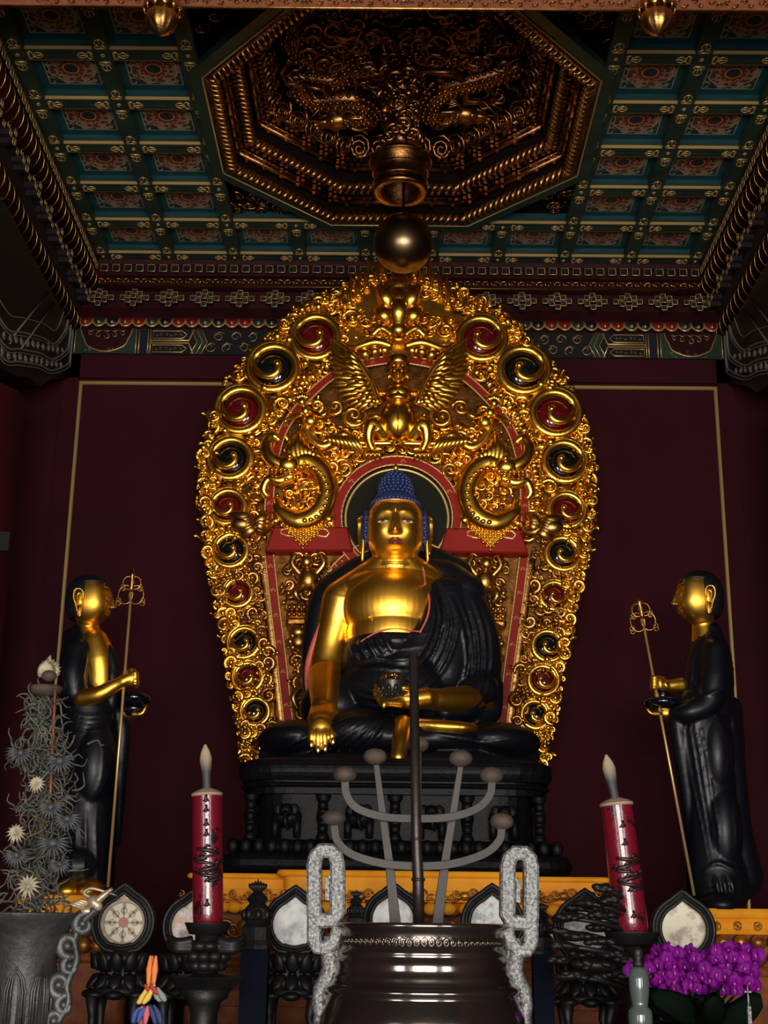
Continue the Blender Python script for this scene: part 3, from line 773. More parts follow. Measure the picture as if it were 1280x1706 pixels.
# ================================================================ carved mandorla behind the statue
YM = 10.75
UM = ppm(660, 870, YM)         # metres per photo pixel on its face
halo = thing('carved_halo', 'tall gilded carved halo screen with red and black jewels behind the seated statue', 'halo screen', (0, YM, 1.6+1.2))
def HM(px, py, dy=0, sx=-1):
    p = at(px, py, YM); return V3((abs(p.x)*sx, YM+dy, p.z))
OUT = [(656, 458), (600, 468), (560, 482), (520, 503), (480, 530), (440, 565), (402, 605), (372, 648), (348, 698), (334, 752), (329, 820), (336, 900), (346, 960), (360, 1030), (375, 1110), (388, 1180), (398, 1240), (402, 1275)]
MT['aureole'] = mat('dark_green_aureole', (.008, .010, .006), .7, spec=.1)
MT['halodark'] = mat('halo_shadow_board', (.020, .008, .004), .7)
mb = MB()
P = [(HM(x+9, y+8).x, HM(x+9, y+8).z) for x, y in OUT[1:]]
poly = P+[(-x, z) for x, z in P[::-1]]
mb.prism(poly, YM, YM+.12, .015); mb.build('backboard', 'goldback', halo)
GEMS = [(527, 567, 27, 'r'), (457, 618, 28, 'b'), (403, 688, 27, 'r'), (386, 768, 24, 'b'), (381, 848, 20, 'r'), (386, 920, 19, 'b'), (398, 990, 16, 'r'), (408, 1073, 17, 'b'), (415, 1130, 16, 'r'), (427, 1187, 15, 'b'), (437, 1245, 14, 'r')]
def nogem(x, y, f=1.55): return all((x-a)**2+(y-b)**2 > (f*g)**2 for a, b, g, _ in GEMS)
def gilt(mb, name, parent=halo, m='gold'): return mb.build(name, m, parent)
for sx in (-1, 1):
    for gi, (gx, gy, gr, gc) in enumerate(GEMS):
        c = HM(gx, gy, -.03, sx); r = gr*UM
        mb = MB(); mb.ell(c, (r*1.12, r*.5, r*1.12), 24, 14)
        g = mb.build('jewel', 'gemred' if gc == 'r' else 'gemblack', halo); g['label'] = 'red round jewel' if gc == 'r' else 'black round jewel'
        mb = MB(); d = -sx
        # frame: one broad volute that ends in a comma over the jewel
        N = 60; P = []; R = []
        for i in range(N+1):
            t = i/N
            if t < .70: rr = r*(1.66-.34*t/.70); tr = r*(.12+.20*math.sin(min(1, t/.62)*PI*.72))
            else: q = (t-.70)/.30; rr = r*(1.32-1.04*q**.75); tr = r*(.15+.10*math.sin(q*PI)+.02*q)
            a = (PI*.15 if d > 0 else PI*.85) + d*(-2*PI*1.95*t)*(-1)
            P.append(c+V3((rr*math.cos(a), -.03-.25*r-(.38*r*math.sin((t-.70)/.30*PI*.5) if t > .70 else 0), rr*math.sin(a)))); R.append(tr)
        mb.tube(P, R, 8, flat=(1, .7)); mb.ell(P[-1], r*.26, 12, 8)
        for k in range(3):           # two lighter grooves beside it
            ro = 1.58+.16*k
            a0 = PI*.5+(-1 if d > 0 else 1)*(.5+.3*k)
            Q = [c+V3((r*ro*math.cos(a0+d*(-i/14)*2.2), -.02, r*ro*math.sin(a0+d*(-i/14)*2.2))) for i in range(15)]
            mb.tube(Q, [.02*r+.13*r*math.sin(i/14*PI) for i in range(15)], 6)
        for k in range(4):           # acanthus tongues leaving the volute
            a = random.random()*6.28; q = c+V3((r*1.65*math.cos(a), -.05, r*1.65*math.sin(a))); dd = V3((math.cos(a+.8*d), 0, math.sin(a+.8*d)))
            mb.tube(bez([q, q+dd*r*.5+V3((0, -.03, 0)), q+dd*r*.9+V3((dd.z, 0, -dd.x))*r*.3], 5), lerpr([.1*r, .3*r, .03*r], 11), 6, flat=(1, .6))
        gilt(mb, 'volute')
# rim of small curls, both sides, in runs so that each run is one part
def halfpath(o, step):
    P = [V3((x, y, 0)) for x, y in o]; out = []; acc = 0
    B = bez(P, 12)
    for i in range(1, len(B)):
        acc += (B[i]-B[i-1]).length
        if acc >= step: out.append((B[i], (B[i]-B[i-1]).normalized())); acc = 0
    return out
for sx in (-1, 1):
    mb = MB(); k = 0
    for q, t in halfpath(OUT, 15):
        k += 1
        n = V3((-t.y, t.x, 0))
        if n.x > 0: n = -n
        for off, rr in ((-12, 12), (-29, 10), (-5, 6)):
            if not nogem(q.x+n.x*off, q.y+n.y*off, 1.6): continue
            c = HM(q.x-n.x*(-off)*1.0+random.uniform(-2, 2), q.y-n.y*(-off)+random.uniform(-2, 2), -random.uniform(.03, .09), sx)
            r = rr*UM*random.uniform(.8, 1.2)
            curl(mb, c, r, random.uniform(1.0, 1.5), random.random()*6.28, random.choice((-1, 1)), .52, 14, 7, .5)
            if random.random() < .25:
                a = random.random()*6.28; dd = V3((math.cos(a), 0, math.sin(a)))
                mb.tube([c+dd*r*.8, c+dd*r*1.5+V3((0, -.03, 0)), c+dd*r*2.0], [r*.1, r*.34, r*.03], 6)
            if random.random() < .12: mb.ell(c+V3((random.uniform(-1, 1)*r*1.3, -.05, random.uniform(-1, 1)*r*1.3)), r*.32, 8, 6)
    gilt(mb, 'rim_scrollwork')
# fill between the jewels and the arch
ARCH = [(657, 607), (600, 617), (560, 632), (520, 665), (490, 700), (470, 735), (456, 790), (451, 840), (449, 890)]
def inarch(x, y):
    if y > 890: return x > 455+(y-890)*.1
    for i in range(len(ARCH)-1):
        (x0, y0), (x1, y1) = ARCH[i], ARCH[i+1]
        if y0 <= y <= y1: return x > x0+(x1-x0)*(y-y0)/(y1-y0)-2
    return False
def inoutline(x, y, m=12):
    for i in range(len(OUT)-1):
        (x0, y0), (x1, y1) = OUT[i], OUT[i+1]
        if y0 <= y <= y1: return x > x0+(x1-x0)*(y-y0)/max(1, y1-y0)+m
    return False
def filler(name, xr, yr, ok, n, rmin, rmax, dy=-.03, m='gold', k=.46):
    for sx in (-1, 1):
        mb = MB(); pts = []
        for _ in range(n*12):
            if len(pts) >= n: break
            x, y = random.uniform(*xr), random.uniform(*yr); r = random.uniform(rmin, rmax)
            if not ok(x, y): continue
            if any((x-a)**2+(y-b)**2 < (.62*(r+c))**2 for a, b, c in pts): continue
            pts.append((x, y, r))
        for x, y, r in pts:
            c = HM(x, y, dy-random.uniform(0, .05), sx); R = r*UM
            curl(mb, c, R, random.uniform(1, 1.6), random.random()*6.28, random.choice((-1, 1)), k, 15, 6, .5)
            for e in range(2):
                a = random.random()*6.28; dd = V3((math.cos(a), 0, math.sin(a)))
                mb.tube(bez([c+dd*R*.7, c+dd*R*1.3+V3((0, -.03, 0)), c+dd*R*1.8+V3((dd.z, 0, -dd.x))*R*.4], 3), lerpr([R*.1, R*.3, R*.03], 7), 5)
        gilt(mb, name, m=m)
filler('outer_foliage', (330, 656), (500, 890), lambda x, y: inoutline(x, y) and not inarch(x, y) and nogem(x, y, 1.7) and not (x > 590 and y < 610), 75, 9, 17)
filler('lower_foliage', (340, 475), (890, 1270), lambda x, y: inoutline(x, y) and x < 432+(y-930)*.108 and nogem(x, y), 70, 7, 13, m='golddim')  # darker gold puts the weaker light low on the halo into the colour
# fan of leaves along the outside of the arch
for sx in (-1, 1):
    mb = MB()
    for q, t in halfpath(ARCH[:-1], 9):
        n = V3((t.y, -t.x, 0))
        if n.x > 0: n = -n
        a, b = HM(q.x+n.x*9, q.y+n.y*9, -.04, sx), HM(q.x+n.x*30, q.y+n.y*30, -.10, sx)
        mb.tube([a, a*.5+b*.5+V3((0, -.03, 0)), b], [3.5*UM, 5.2*UM, 3*UM], 7, flat=(1, .6))
    gilt(mb, 'leaf_fan')
# red arch with beaded gilt edges
def ribbon(name, pts, w, m='red', dy=-.07, gems=True, beads=True, close=False):
    "pts are world points on the halo's face; a flat band w wide with pearl edging"
    parts = []
    B = bez(pts, 10) if not close else pts
    mb = MB(); N = len(B); F = []; P = []
    L, Rr = [], []
    for i, p in enumerate(B):
        t = (B[(i+1) % N]-B[i-1]) if close else (B[min(i+1, N-1)]-B[max(i-1, 0)])
        t.normalize(); s_ = V3((t.z, 0, -t.x))
        for e, h in ((-1, .03), (-1, 0), (1, 0), (1, .03)): P.append(p+s_*(e*w/2)+V3((0, h+dy, 0)))
        L.append(p+s_*(w/2)+V3((0, dy-.004, 0))); Rr.append(p-s_*(w/2)+V3((0, dy-.004, 0)))
    for i in range(N if close else N-1):
        j = (i+1) % N
        for k in range(3): F.append((i*4+k, i*4+k+1, j*4+k+1, j*4+k))
    mb.put(P, F, False); o = mb.build(name, m, halo)
    mb = MB(); mb.tube(L, .007, 5, closed=close); mb.tube(Rr, .007, 5, closed=close)
    if beads:
        for Q in (L, Rr):
            for i in range(len(Q)-1):
                d = (Q[i+1]-Q[i]).length; n = max(1, int(d/.03))
                for k in range(n): mb.ell(Q[i]+(Q[i+1]-Q[i])*(k/n)+V3((0, -.006, 0)), .0095, 5, 4)
    if gems:
        M_ = max(3, N//6)
        for i in range(M_//2, N, M_):
            p = B[i]+V3((0, dy-.006, 0))
            for e in range(-1, 2): curl(mb, p+V3((e*w*.24, 0, abs(e)*-w*.08)), w*.16, 1, e*2, 1, .2, 9, 4, .1, ball=False)
    mb.build('pearl_edge', 'goldline', o)
for sx in (-1, 1):
    ribbon('red_arch', [HM(x, y, 0, sx) for x, y in ARCH], 13*UM, 'red', -.12)
    ribbon('red_side_strip', [HM(450, 930, 0, sx), HM(459, 1010, 0, sx), HM(470, 1100, 0, sx), HM(482, 1210, 0, sx)], 14*UM, 'red', -.06)
    mb = MB(); Q = [HM(438, 930, -.05, sx), HM(448, 1010, -.05, sx), HM(458, 1100, -.05, sx), HM(470, 1210, -.05, sx)]
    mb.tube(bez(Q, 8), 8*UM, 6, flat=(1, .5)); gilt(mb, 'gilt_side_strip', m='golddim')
    # crossbar
    mb = MB(); poly = [(HM(x, y, 0, sx).x, HM(x, y).z) for x, y in ((458, 886), (580, 886), (590, 926), (444, 926))]
    mb.prism(poly, YM-.16, YM, .02); cb = mb.build('red_crossbar', 'red', halo)
    mb = MB(); c = HM(508, 896, -.17, sx)
    tri = [(c.x-36*UM, c.z+10*UM), (c.x+36*UM, c.z+10*UM), (c.x, c.z-26*UM)]
    mb.prism(tri, YM-.19, YM-.155, .012)
    for i in range(7):
        for j in range(-i, i+1, 2): mb.ell((c.x+j*5.0*UM*.9, YM-.195, c.z-22*UM+i*5*UM), 3.2*UM, 8, 6)
    for i in range(-6, 7):
        mb.ell((c.x+i*6*UM, YM-.19, c.z+(11)*UM), 3*UM, 6, 5)
        t = abs(i)/6; mb.ell((c.x+i*6*UM, YM-.19, c.z+(-28+38*t)*UM), 2.6*UM, 6, 5)
    mb.build('lace_pendant', 'gold', cb)
    for e in (-1, 1):
        mb = MB(); q = c+V3((e*27*UM, .008, -1*UM))
        mb.tube([q+V3((a*UM*10, 0, b*UM*8)) for a, b in ((-1, .6), (0, 1), (1, .8), (1.5, 0), (1, -.8), (0, -.6), (-1, -.2))], .008, 5, closed=True)
        mb.build('gilt_cartouche', 'goldline', cb)
# the two aureoles behind head and body
def ring(cx, cy, r, a0=0, a1=2*PI, n=64):
    c = at(cx, cy, YM); c.x = 0; full = abs(a1-a0) > 6.2
    return [c+V3((r*UM*math.cos(a0+(a1-a0)*i/n), 0, r*UM*math.sin(a0+(a1-a0)*i/n))) for i in range(n if full else n+1)], c
P, c = ring(657, 1030, 126); ribbon('body_aureole_ring', P, 15*UM, 'red', -.085, True, False, True)
mb = MB(); mb.prism([(p.x*.93, c.z+(p.z-c.z)*.93) for p in P], YM-.05, YM, .01); mb.build('body_aureole_disc', 'aureole', halo)
P, c = ring(657, 868, 99); ribbon('head_aureole_ring', P, 15*UM, 'red', -.11, True, True, True)
mb = MB(); mb.prism([(p.x*.93, c.z+(p.z-c.z)*.93) for p in P], YM-.08, YM-.02, .01); mb.build('head_aureole_disc', 'aureole', halo)
mb = MB(); mb.tube([V3((p.x*.86, YM-.085, c.z+(p.z-c.z)*.86)) for p in P], .012, 5, closed=True); mb.build('aureole_fillet', 'goldline', halo)
# ground inside the arch and foliage over it
def inhalo(x, y): return (x-657)**2+(y-868)**2 < 112**2 or (x-657)**2+(y-1030)**2 < 136**2
filler('inner_foliage', (452, 656), (615, 900), lambda x, y: inarch(x-20, y) and not inhalo(x, y) and y < 885 and not (x > 530 and 580 < y < 705), 80, 8, 15)
filler('panel_foliage', (455, 600), (930, 1215), lambda x, y: x > 474+(y-930)*.11 and not ((x-657)**2+(y-1030)**2 < 110**2) and x < 560, 50, 8, 13, m='golddim')  # low panels carry the same weaker light in their darker gold
# ---- figures
def limb(mb, pts, rs, n=8, sub=5): B = bez(pts, sub); mb.tube(B, lerpr(rs, len(B)), n)
def leaf(mb, a, b, w, bend=0, m=0, lift=.03):
    d = b-a; s_ = V3((d.z, 0, -d.x)).normalized()
    B = bez([a, a+d*.5+s_*bend+V3((0, -lift, 0)), b], 6); mb.tube(B, [w*(.35+.65*math.sin(PI*min(1, .12+.88*i/12))**.6)*(1 if i < 12 else .1) for i in range(len(B))], 8, flat=(1, .45))
g = MB()
G = lambda x, y, dy=-.16: V3(((x-657)*UM, YM+dy, at(657, y, YM).z))
g.ell(G(657, 715, -.2), (30*UM, 26*UM, 36*UM), 20, 14)
limb(g, [G(657, 685, -.2), G(657, 665, -.2)], [24*UM, 20*UM]); g.ell(G(657, 672, -.22), (24*UM, 18*UM, 16*UM), 16, 10)
g.tube([G(657, 745, -.30), G(657, 720, -.335), G(657, 695, -.31)], [.004, .010, .004], 5)
for s_ in (-1, 1):
    limb(g, [G(657+s_*20, 668), G(657+s_*44, 668, -.2), G(657+s_*58, 650, -.22), G(657+s_*64, 634, -.22)], [9*UM, 7.5*UM, 6*UM, 5*UM])
    for k in range(4): limb(g, [G(657+s_*64, 634, -.22), G(657+s_*(58+5*k), 626, -.24), G(657+s_*(60+4*k), 621, -.22)], [3*UM, 2.4*UM, 1.2*UM], 6, 3)
    limb(g, [G(657+s_*20, 740), G(657+s_*42, 725, -.26), G(657+s_*48, 748, -.25), G(657+s_*40, 768, -.24)], [15*UM, 14*UM, 9*UM, 7*UM])
    for k in range(4): limb(g, [G(657+s_*40, 765, -.24), G(657+s_*(30+7*k), 776, -.28), G(657+s_*(28+8*k), 784, -.25)], [4*UM, 3.5*UM, 1*UM], 6, 3)
    limb(g, [G(657+s_*4, 752, -.2), G(657+s_*60, 752, -.2), G(657+s_*110, 745, -.18), G(657+s_*150, 762, -.16)], [6*UM, 6*UM, 5*UM, 3*UM])
g.ell(G(657, 643, -.26), (15*UM, 14*UM, 17*UM), 16, 12)
limb(g, [G(657, 650, -.31), G(657, 645, -.35), G(657, 656, -.36)], [5*UM, 5*UM, 1.5*UM])
for s_ in (-1, 1): g.ell(G(657+s_*6, 642, -.315), 3.4*UM, 8, 6); g.ell(G(657+s_*16, 646, -.26), (3*UM, 4*UM, 7*UM), 8, 6); leaf(g, G(657+s_*2, 637, -.33), G(657+s_*14, 632, -.31), 2.2*UM)
go = g.build('garuda_figure', 'gold', halo)
g = MB(); g.lathe([(.02, 0), (20*UM, 2*UM), (18*UM, 8*UM), (20*UM, 14*UM), (14*UM, 20*UM), (2*UM, 26*UM)], G(657, 630, -.25), 20)
for k in range(-2, 3): g.ell(G(657+k*8, 618, -.32+.02*abs(k)), 4*UM, 8, 6)
g.build('crown', 'golddim', go)
for s_ in (-1, 1):
    g = MB(); TIPS = bez([(541, 584, 0), (537, 612, 0), (541, 640, 0), (552, 668, 0), (572, 692, 0), (596, 702, 0)], 6)
    for row, (n, f_) in enumerate(((17, 1.0), (13, .68), (10, .42))):
        for k in range(n):
            t = k/(n-1); q = TIPS[min(len(TIPS)-1, int(t*(len(TIPS)-1)))]
            bx_, by_ = 588+34*t, 624+62*t
            ex, ey = bx_+(q.x-bx_)*f_, by_+(q.y-by_)*f_
            leaf(g, G(657-s_*(657-bx_), by_, -.24-.02*row), G(657-s_*(657-ex), ey, -.22-.03*row), (5.2-.5*row)*UM, 0, 0, .02)
    limb(g, [G(657-s_*(657-x), y, -.26) for x, y in ((624, 694), (612, 660), (590, 626), (566, 602), (541, 583))], [8*UM, 7*UM, 7*UM, 5*UM, 1*UM])
    g.build('wing', 'gold', go)
for sx in (-1, 1):
    H = lambda x, y, dy=-.16: HM(x, y, dy, sx)
    # makara: curled sea beast beside the head aureole
    g = MB()
    limb(g, [H(463, 838), H(470, 862), H(500, 878), H(532, 864), H(546, 828), H(536, 795), H(512, 780), H(490, 788)], [6*UM, 14*UM, 20*UM, 21*UM, 20*UM, 20*UM, 19*UM, 15*UM], 14, 8); g.ell(H(484, 790, -.22), (22*UM, 18*UM, 18*UM), 14, 10)
    for k in range(16):
        t = k/15; a = -2.6+t*4.2; c_ = H(512+36*math.cos(a), 838-44*math.sin(-a), -.26); g.ell(c_, (5*UM, 4*UM, 4*UM), 8, 6)
    limb(g, [H(492, 792, -.2), H(470, 788, -.22), H(453, 775, -.22), H(448, 755, -.2), H(458, 740, -.2), H(470, 748, -.2)], [17*UM, 14*UM, 12*UM, 11*UM, 8*UM, 5*UM], 10, 7)
    limb(g, [H(490, 805, -.2), H(470, 815, -.22), H(452, 812, -.22), H(443, 828, -.2), H(450, 840, -.2)], [13*UM, 10*UM, 8*UM, 8*UM, 5*UM])
    for k in range(5): leaf(g, H(458+7*k, 795, -.25), H(457+7*k, 805, -.26), 2.5*UM)
    g.ell(H(487, 780, -.30), 5.5*UM, 12, 8)
    for k in range(7):
        leaf(g, H(488+7*k, 785-2*k, -.22), H(484+8*k-(k-3)*2, 728+abs(k-2)*9, -.18), 7*UM, .02*sx)
    for k in range(5): curl(g, H(512+11*(k % 3), 822+14*(k//2), -.22), 10*UM, 1.3, k, sx, .3, 14, 6, .5)
    leaf(g, H(470, 870), H(455, 885), 6*UM); leaf(g, H(540, 880), H(560, 868), 6*UM)
    g.build('makara_figure', 'gold', halo)
    # serpent maiden above it
    g = MB()
    limb(g, [H(640, 760), H(600, 752), H(575, 735), H(560, 745), H(540, 755), H(520, 742), H(512, 722), H(525, 710)], [4*UM, 8*UM, 9*UM, 10*UM, 10*UM, 9*UM, 9*UM, 10*UM], 10, 7)
    g.ell(H(520, 715, -.2), (14*UM, 11*UM, 13*UM), 12, 8); g.ell(H(512, 700, -.22), (9*UM, 8*UM, 10*UM), 12, 8); g.ell(H(506, 686, -.23), (8*UM, 8*UM, 9*UM), 12, 8)
    limb(g, [H(505, 705, -.22), H(488, 715, -.26), H(478, 722, -.28)], [5*UM, 4.5*UM, 3*UM]); limb(g, [H(520, 700, -.22), H(540, 712, -.28), H(552, 700, -.28)], [5*UM, 4.5*UM, 3*UM])
    for k in range(5): leaf(g, H(506, 682, -.2), H(490+8*k, 664+3*abs(k-2), -.18), 3.2*UM)
    for k in range(8): leaf(g, H(545+6*k, 742, -.24), H(560+7*k, 758+2*k, -.2), 4*UM)
    curl(g, H(590, 705, -.15), 22*UM, 1.6, 1, sx, .24, 22, 7, .5); curl(g, H(560, 690, -.15), 15*UM, 1.5, 3, -sx, .26, 20, 7, .5)
    curl(g, H(600, 770, -.15), 16*UM, 1.5, 2, sx, .28, 20, 7, .5); curl(g, H(575, 790, -.12), 13*UM, 1.5, 4, -sx, .3, 20, 7, .5)
    g.build('serpent_figure', 'gold', halo)
    # big flower bud breaking over the jewels
    g = MB(); c_ = H(408, 885, -.2)
    for k in range(6): leaf(g, H(440, 882, -.16), H(385+4*k, 868+8*k, -.2), 9*UM, 0, 0, .06)
    g.ell(c_, (20*UM, 13*UM, 14*UM), 16, 10); limb(g, [H(425, 888, -.2), H(440, 893, -.18), H(455, 880, -.15)], [10*UM, 9*UM, 8*UM])
    for k in range(3): leaf(g, H(430, 885, -.24), H(452, 862+14*k, -.18), 8*UM, .01)
    g.build('flower_bud', 'golddim', halo)
    # rearing lion on a stepped stand beside the body
    g = MB()
    g.ell(H(516, 975, -.2), (17*UM, 14*UM, 20*UM), 14, 10); g.ell(H(514, 948, -.23), (11*UM, 11*UM, 12*UM), 12, 8)
    for s2 in (-1, 1):
        limb(g, [H(516+s2*12, 968, -.2), H(516+s2*26, 950, -.22), H(516+s2*20, 935, -.22)], [6*UM, 5*UM, 4*UM])
        limb(g, [H(516+s2*10, 985, -.2), H(516+s2*20, 1000, -.26), H(516+s2*12, 1014, -.24)], [8*UM, 7*UM, 4*UM])
        for k in range(3): curl(g, H(516+s2*(20+7*k), 935+10*k, -.15), 8*UM, 1.2, k, s2, .3, 12, 6, .4)
    g.build('rearing_lion', 'golddim', halo)
    g = MB()
    for k in range(3): g.box(H(500, 1020+k*12, -.12), ((44-4*k)*UM, .12, 9*UM), bev=.01)
    for k in range(5):
        for j_ in range(2): g.ell(H(485+8*k, 1020+12*j_, -.19), 4*UM, 8, 6)
    g.build('lion_stand', 'golddim', halo)
    g = MB()
    g.ell(H(500, 1075, -.15), (14*UM, 10*UM, 14*UM), 12, 8)
    for k in range(8): a = k*PI/4; g.ell(H(500+14*math.cos(a), 1075+14*math.sin(a), -.15), 6*UM, 8, 6)
    leaf(g, H(485, 1050, -.15), H(512, 1062, -.2), 9*UM, .02)
    g.ell(H(510, 1140, -.2), (14*UM, 12*UM, 16*UM), 12, 8); limb(g, [H(505, 1150, -.2), H(492, 1170, -.24), H(500, 1190, -.22)], [7*UM, 6*UM, 4*UM]); g.ell(H(512, 1118, -.22), 9*UM, 10, 8); limb(g, [H(500, 1080, -.15), H(512, 1100, -.2), H(511, 1130, -.2)], [7*UM, 6*UM, 6*UM])
    g.build('kneeling_figure', 'golddim', halo)
# crest: lotus of pointed leaves, urn and flames
mb = MB()
mb.prism([(G(x, y).x, G(x, y).z) for x, y in ((560, 520), (600, 480), (657, 462), (714, 480), (754, 520), (748, 590), (700, 600), (657, 596), (614, 600), (566, 590))], YM-.08, YM, .02)
mb.build('crest_board', 'gold', halo)
g = MB()
for x0, y0, x1, y1, w in ((657, 520, 657, 458, 17), (648, 535, 621, 482, 13), (666, 535, 693, 482, 13), (648, 556, 616, 520, 13), (666, 556, 698, 520, 13)):
    leaf(g, G(x0, y0, -.10), G(x1, y1, -.12), w*UM, 0, 0, .08)
for k in range(3): leaf(g, G(657, 560-22*k, -.20+.035*k), G(657, 514-22*k, -.22+.035*k), 15*UM, 0, 0, .05)
g.build('lotus_crest', 'gold', halo)
g = MB(); g.lathe([(6*UM, -18*UM), (16*UM, -10*UM), (18*UM, 0), (12*UM, 10*UM), (8*UM, 14*UM), (14*UM, 18*UM)], G(657, 562, -.16), 20)
for s_ in (-1, 1):
    limb(g, [G(657+s_*10, 572, -.16), G(657+s_*30, 560, -.16), G(657+s_*45, 570, -.15), G(657+s_*60, 556, -.13)], [7*UM, 8*UM, 6*UM, 2*UM])
    limb(g, [G(657+s_*10, 590, -.16), G(657+s_*40, 585, -.18), G(657+s_*75, 592, -.15), G(657+s_*95, 580, -.12)], [8*UM, 9*UM, 7*UM, 2*UM])
    for k in range(9): curl(g, G(657+s_*(22+11*(k % 5)), 545+22*(k//5)+6*(k % 2), -.14), 9*UM, 1.4, k, s_, .3, 14, 6, .5)
    for k in range(4): leaf(g, G(657+s_*(20+16*k), 606+3*k*k*.6, -.14), G(657+s_*(26+17*k), 588+3*k, -.17), 7*UM)
g.build('urn_and_foliage', 'gold', halo)
for s_ in (-1, 1):
    g = MB()
    for x, y0, h in ((85, 518, 50), (70, 505, 45), (55, 492, 52), (38, 480, 40), (25, 470, 36), (98, 520, 30)):
        a = G(657+s_*x, y0, -.1); z = h*1.25*UM
        B = bez([a, a+V3((.012*s_, -.01, z*.35)), a+V3((-.012*s_, -.01, z*.7)), a+V3((.006*s_, 0, z))], 5)
        g.tube(B, lerpr([6*UM, 6*UM, 4*UM, .4*UM], len(B)), 7)
    for k in range(9): limb(g, [G(657+s_*(40+9*k), 478+6*k, -.05), G(657+s_*(48+9*k), 474+6*k, -.08)], [2*UM, .8*UM], 5, 2)
    curl(g, G(657+s_*58, 545, -.12), 17*UM, 1.2, 2 if s_ > 0 else 1, s_, .3, 18, 7, .5)
    g.build('crest_flame', 'gold', halo)
# ================================================================ sculpture helper
class Sculpt(MB):
    "collects overlapping ellipsoids and limbs that a voxel remesh fuses into one skin; front() finds the surface facing the viewer"
    def __init__(s): super().__init__(); s.e = []
    def E(s, c, r, n=48, m=34, rot=None):
        if not isinstance(r, (list, tuple)): r = (r, r, r)
        s.e.append((V3(c), r)); return s.ell(c, r, n, m, rot)
    def L(s, pts, rs, n=12, sub=6, flat=(1, 1)):
        B = bez(pts, sub); R = lerpr(rs, len(B)); s.tube(B, R, int(n*2), flat=flat)
        for b, q in zip(B, R): s.e.append((b, (q, q*flat[1], q)))
        for b, q in ((B[0], R[0]), (B[-1], R[-1])): s.ell(b, (q*.98, q*.98*flat[1], q*.98), 24, 16)
        return s
    def front(s, x, z, d=(0, -1), default=None):
        "outermost surface along horizontal direction d at height z; x is the coordinate across it"
        best = default
        for c, r in s.e:
            if d == (0, -1):
                u = (x-c.x)/r[0]; w_ = (z-c.z)/r[2]; k = 1-u*u-w_*w_
                if k > 0:
                    y = c.y-r[1]*math.sqrt(k)
                    if best is None or y < best: best = y
        return best
def fold(mb, sk, pts, rad, out=.0, n=6, sub=6):
    "a cloth fold: a ridge that follows the front of the sculpture"
    B = bez(pts, sub); Q = []
    last = None
    for b in B:
        y = sk.front(b.x, b.z)
        if y is None: y = last if last is not None else b.y
        if last is not None and abs(y-last) > .12: y = last+(.12 if y > last else -.12)
        last = y; Q.append(V3((b.x, y-out, b.z)))
    mb.tube(Q, lerpr(rad if isinstance(rad, (list, tuple)) else [rad*.4, rad, rad*.4], len(Q)), n)
    return Q
def head_mesh(mb, c, a, b, h, az=0, jaw=.2, nose=1.0):
    "a face: half width a, half depth b, half height h; looks towards -Y turned by az"
    n, m_ = 112, 84; P = []; rot = M4.Rotation(az, 3, 'Z')
    def g(x, z, cx, cz, sx_, sz): return math.exp(-((x-cx)/sx_)**2-((z-cz)/sz)**2)
    for i in range(m_+1):
        v = -PI/2+PI*i/m_
        for k in range(n):
            u = 2*PI*k/n
            x, y, z = math.cos(v)*math.sin(u), -math.cos(v)*math.cos(u), math.sin(v)
            # squarer than a sphere
            s_ = (abs(x)**2.6+abs(y)**2.3+abs(z)**2.4)**(-1/2.4); x, y, z = x*s_, y*s_, z*s_
            if z < 0: t = min(1, -z); x *= 1-jaw*t**1.8; y = y*(1-.10*t**2)+(.0)
            if y < .25:
                f = min(1, max(0, (.25-y)/.5)); X = abs(x); d = 0
                d += .030*g(X, z, .30, .36, .26, .05)-.02*g(X, z, 0, .42, .1, .1)       # brow ridge
                d -= .085*g(X, z, .41, .10, .21, .15)                                      # eye socket
                d += .060*g(X, z, .42, .03, .18, .085)                                     # eyeball and lids
                nz = max(0, min(1, (.30-z)/.60))
                w_ = .055+.075*nz**2
                bot = 1/(1+math.exp((-.33-z)/.018))
                d += nose*(.03+.20*nz)*math.exp(-(x/w_)**2)*bot*(1 if z < .45 else 0)*min(1, max(0, (.45-z)/.12))
                d += nose*.085*g(X, z, .12, -.29, .055, .05)*bot                            # nostril wings
                d += .055*g(X, z, 0, -.56, .26, .15)                                       # mouth mound
                d += .050*g(x, z, 0, -.50, .15, .030)+.050*g(x, z, 0, -.625, .13, .036)-.045*g(x, z, 0, -.56, .20, .014)
                d -= .02*g(x, z, 0, -.72, .16, .04); d += .045*g(X, z, 0, -.86, .2, .10)    # chin
                d += .035*g(X, z, .52, -.28, .22, .26)                                     # cheek
                y -= d*f
            q = rot @ V3((x*a, y*b, z*h)); P.append(q+V3(c))
    F = [(i*n+k, i*n+(k+1) % n, (i+1)*n+(k+1) % n, (i+1)*n+k) for i in range(m_) for k in range(n)]
    mb.put(P, F)
    def surf(x, z, out=0):     # point on the face at fractions x, z of the half sizes
        zz = z*h+c[2]; best = None
        tgt = (x, z)
        bd = 9
        for i in range(int((math.asin(max(-1, min(1, z)))/PI+.5)*m_)-9, int((math.asin(max(-1, min(1, z)))/PI+.5)*m_)+10):
            if i < 0 or i > m_: continue
            for k in list(range(0, n//4))+list(range(3*n//4, n)):
                q = rot.inverted() @ (V3(P[i*n+k])-V3(c))
                dd = (q.x/a-x)**2+(q.z/h-z)**2
                if dd < bd: bd = dd; best = q
        q = V3((x*a, best.y-out, z*h)); return rot @ q + V3(c)
    return surf, rot
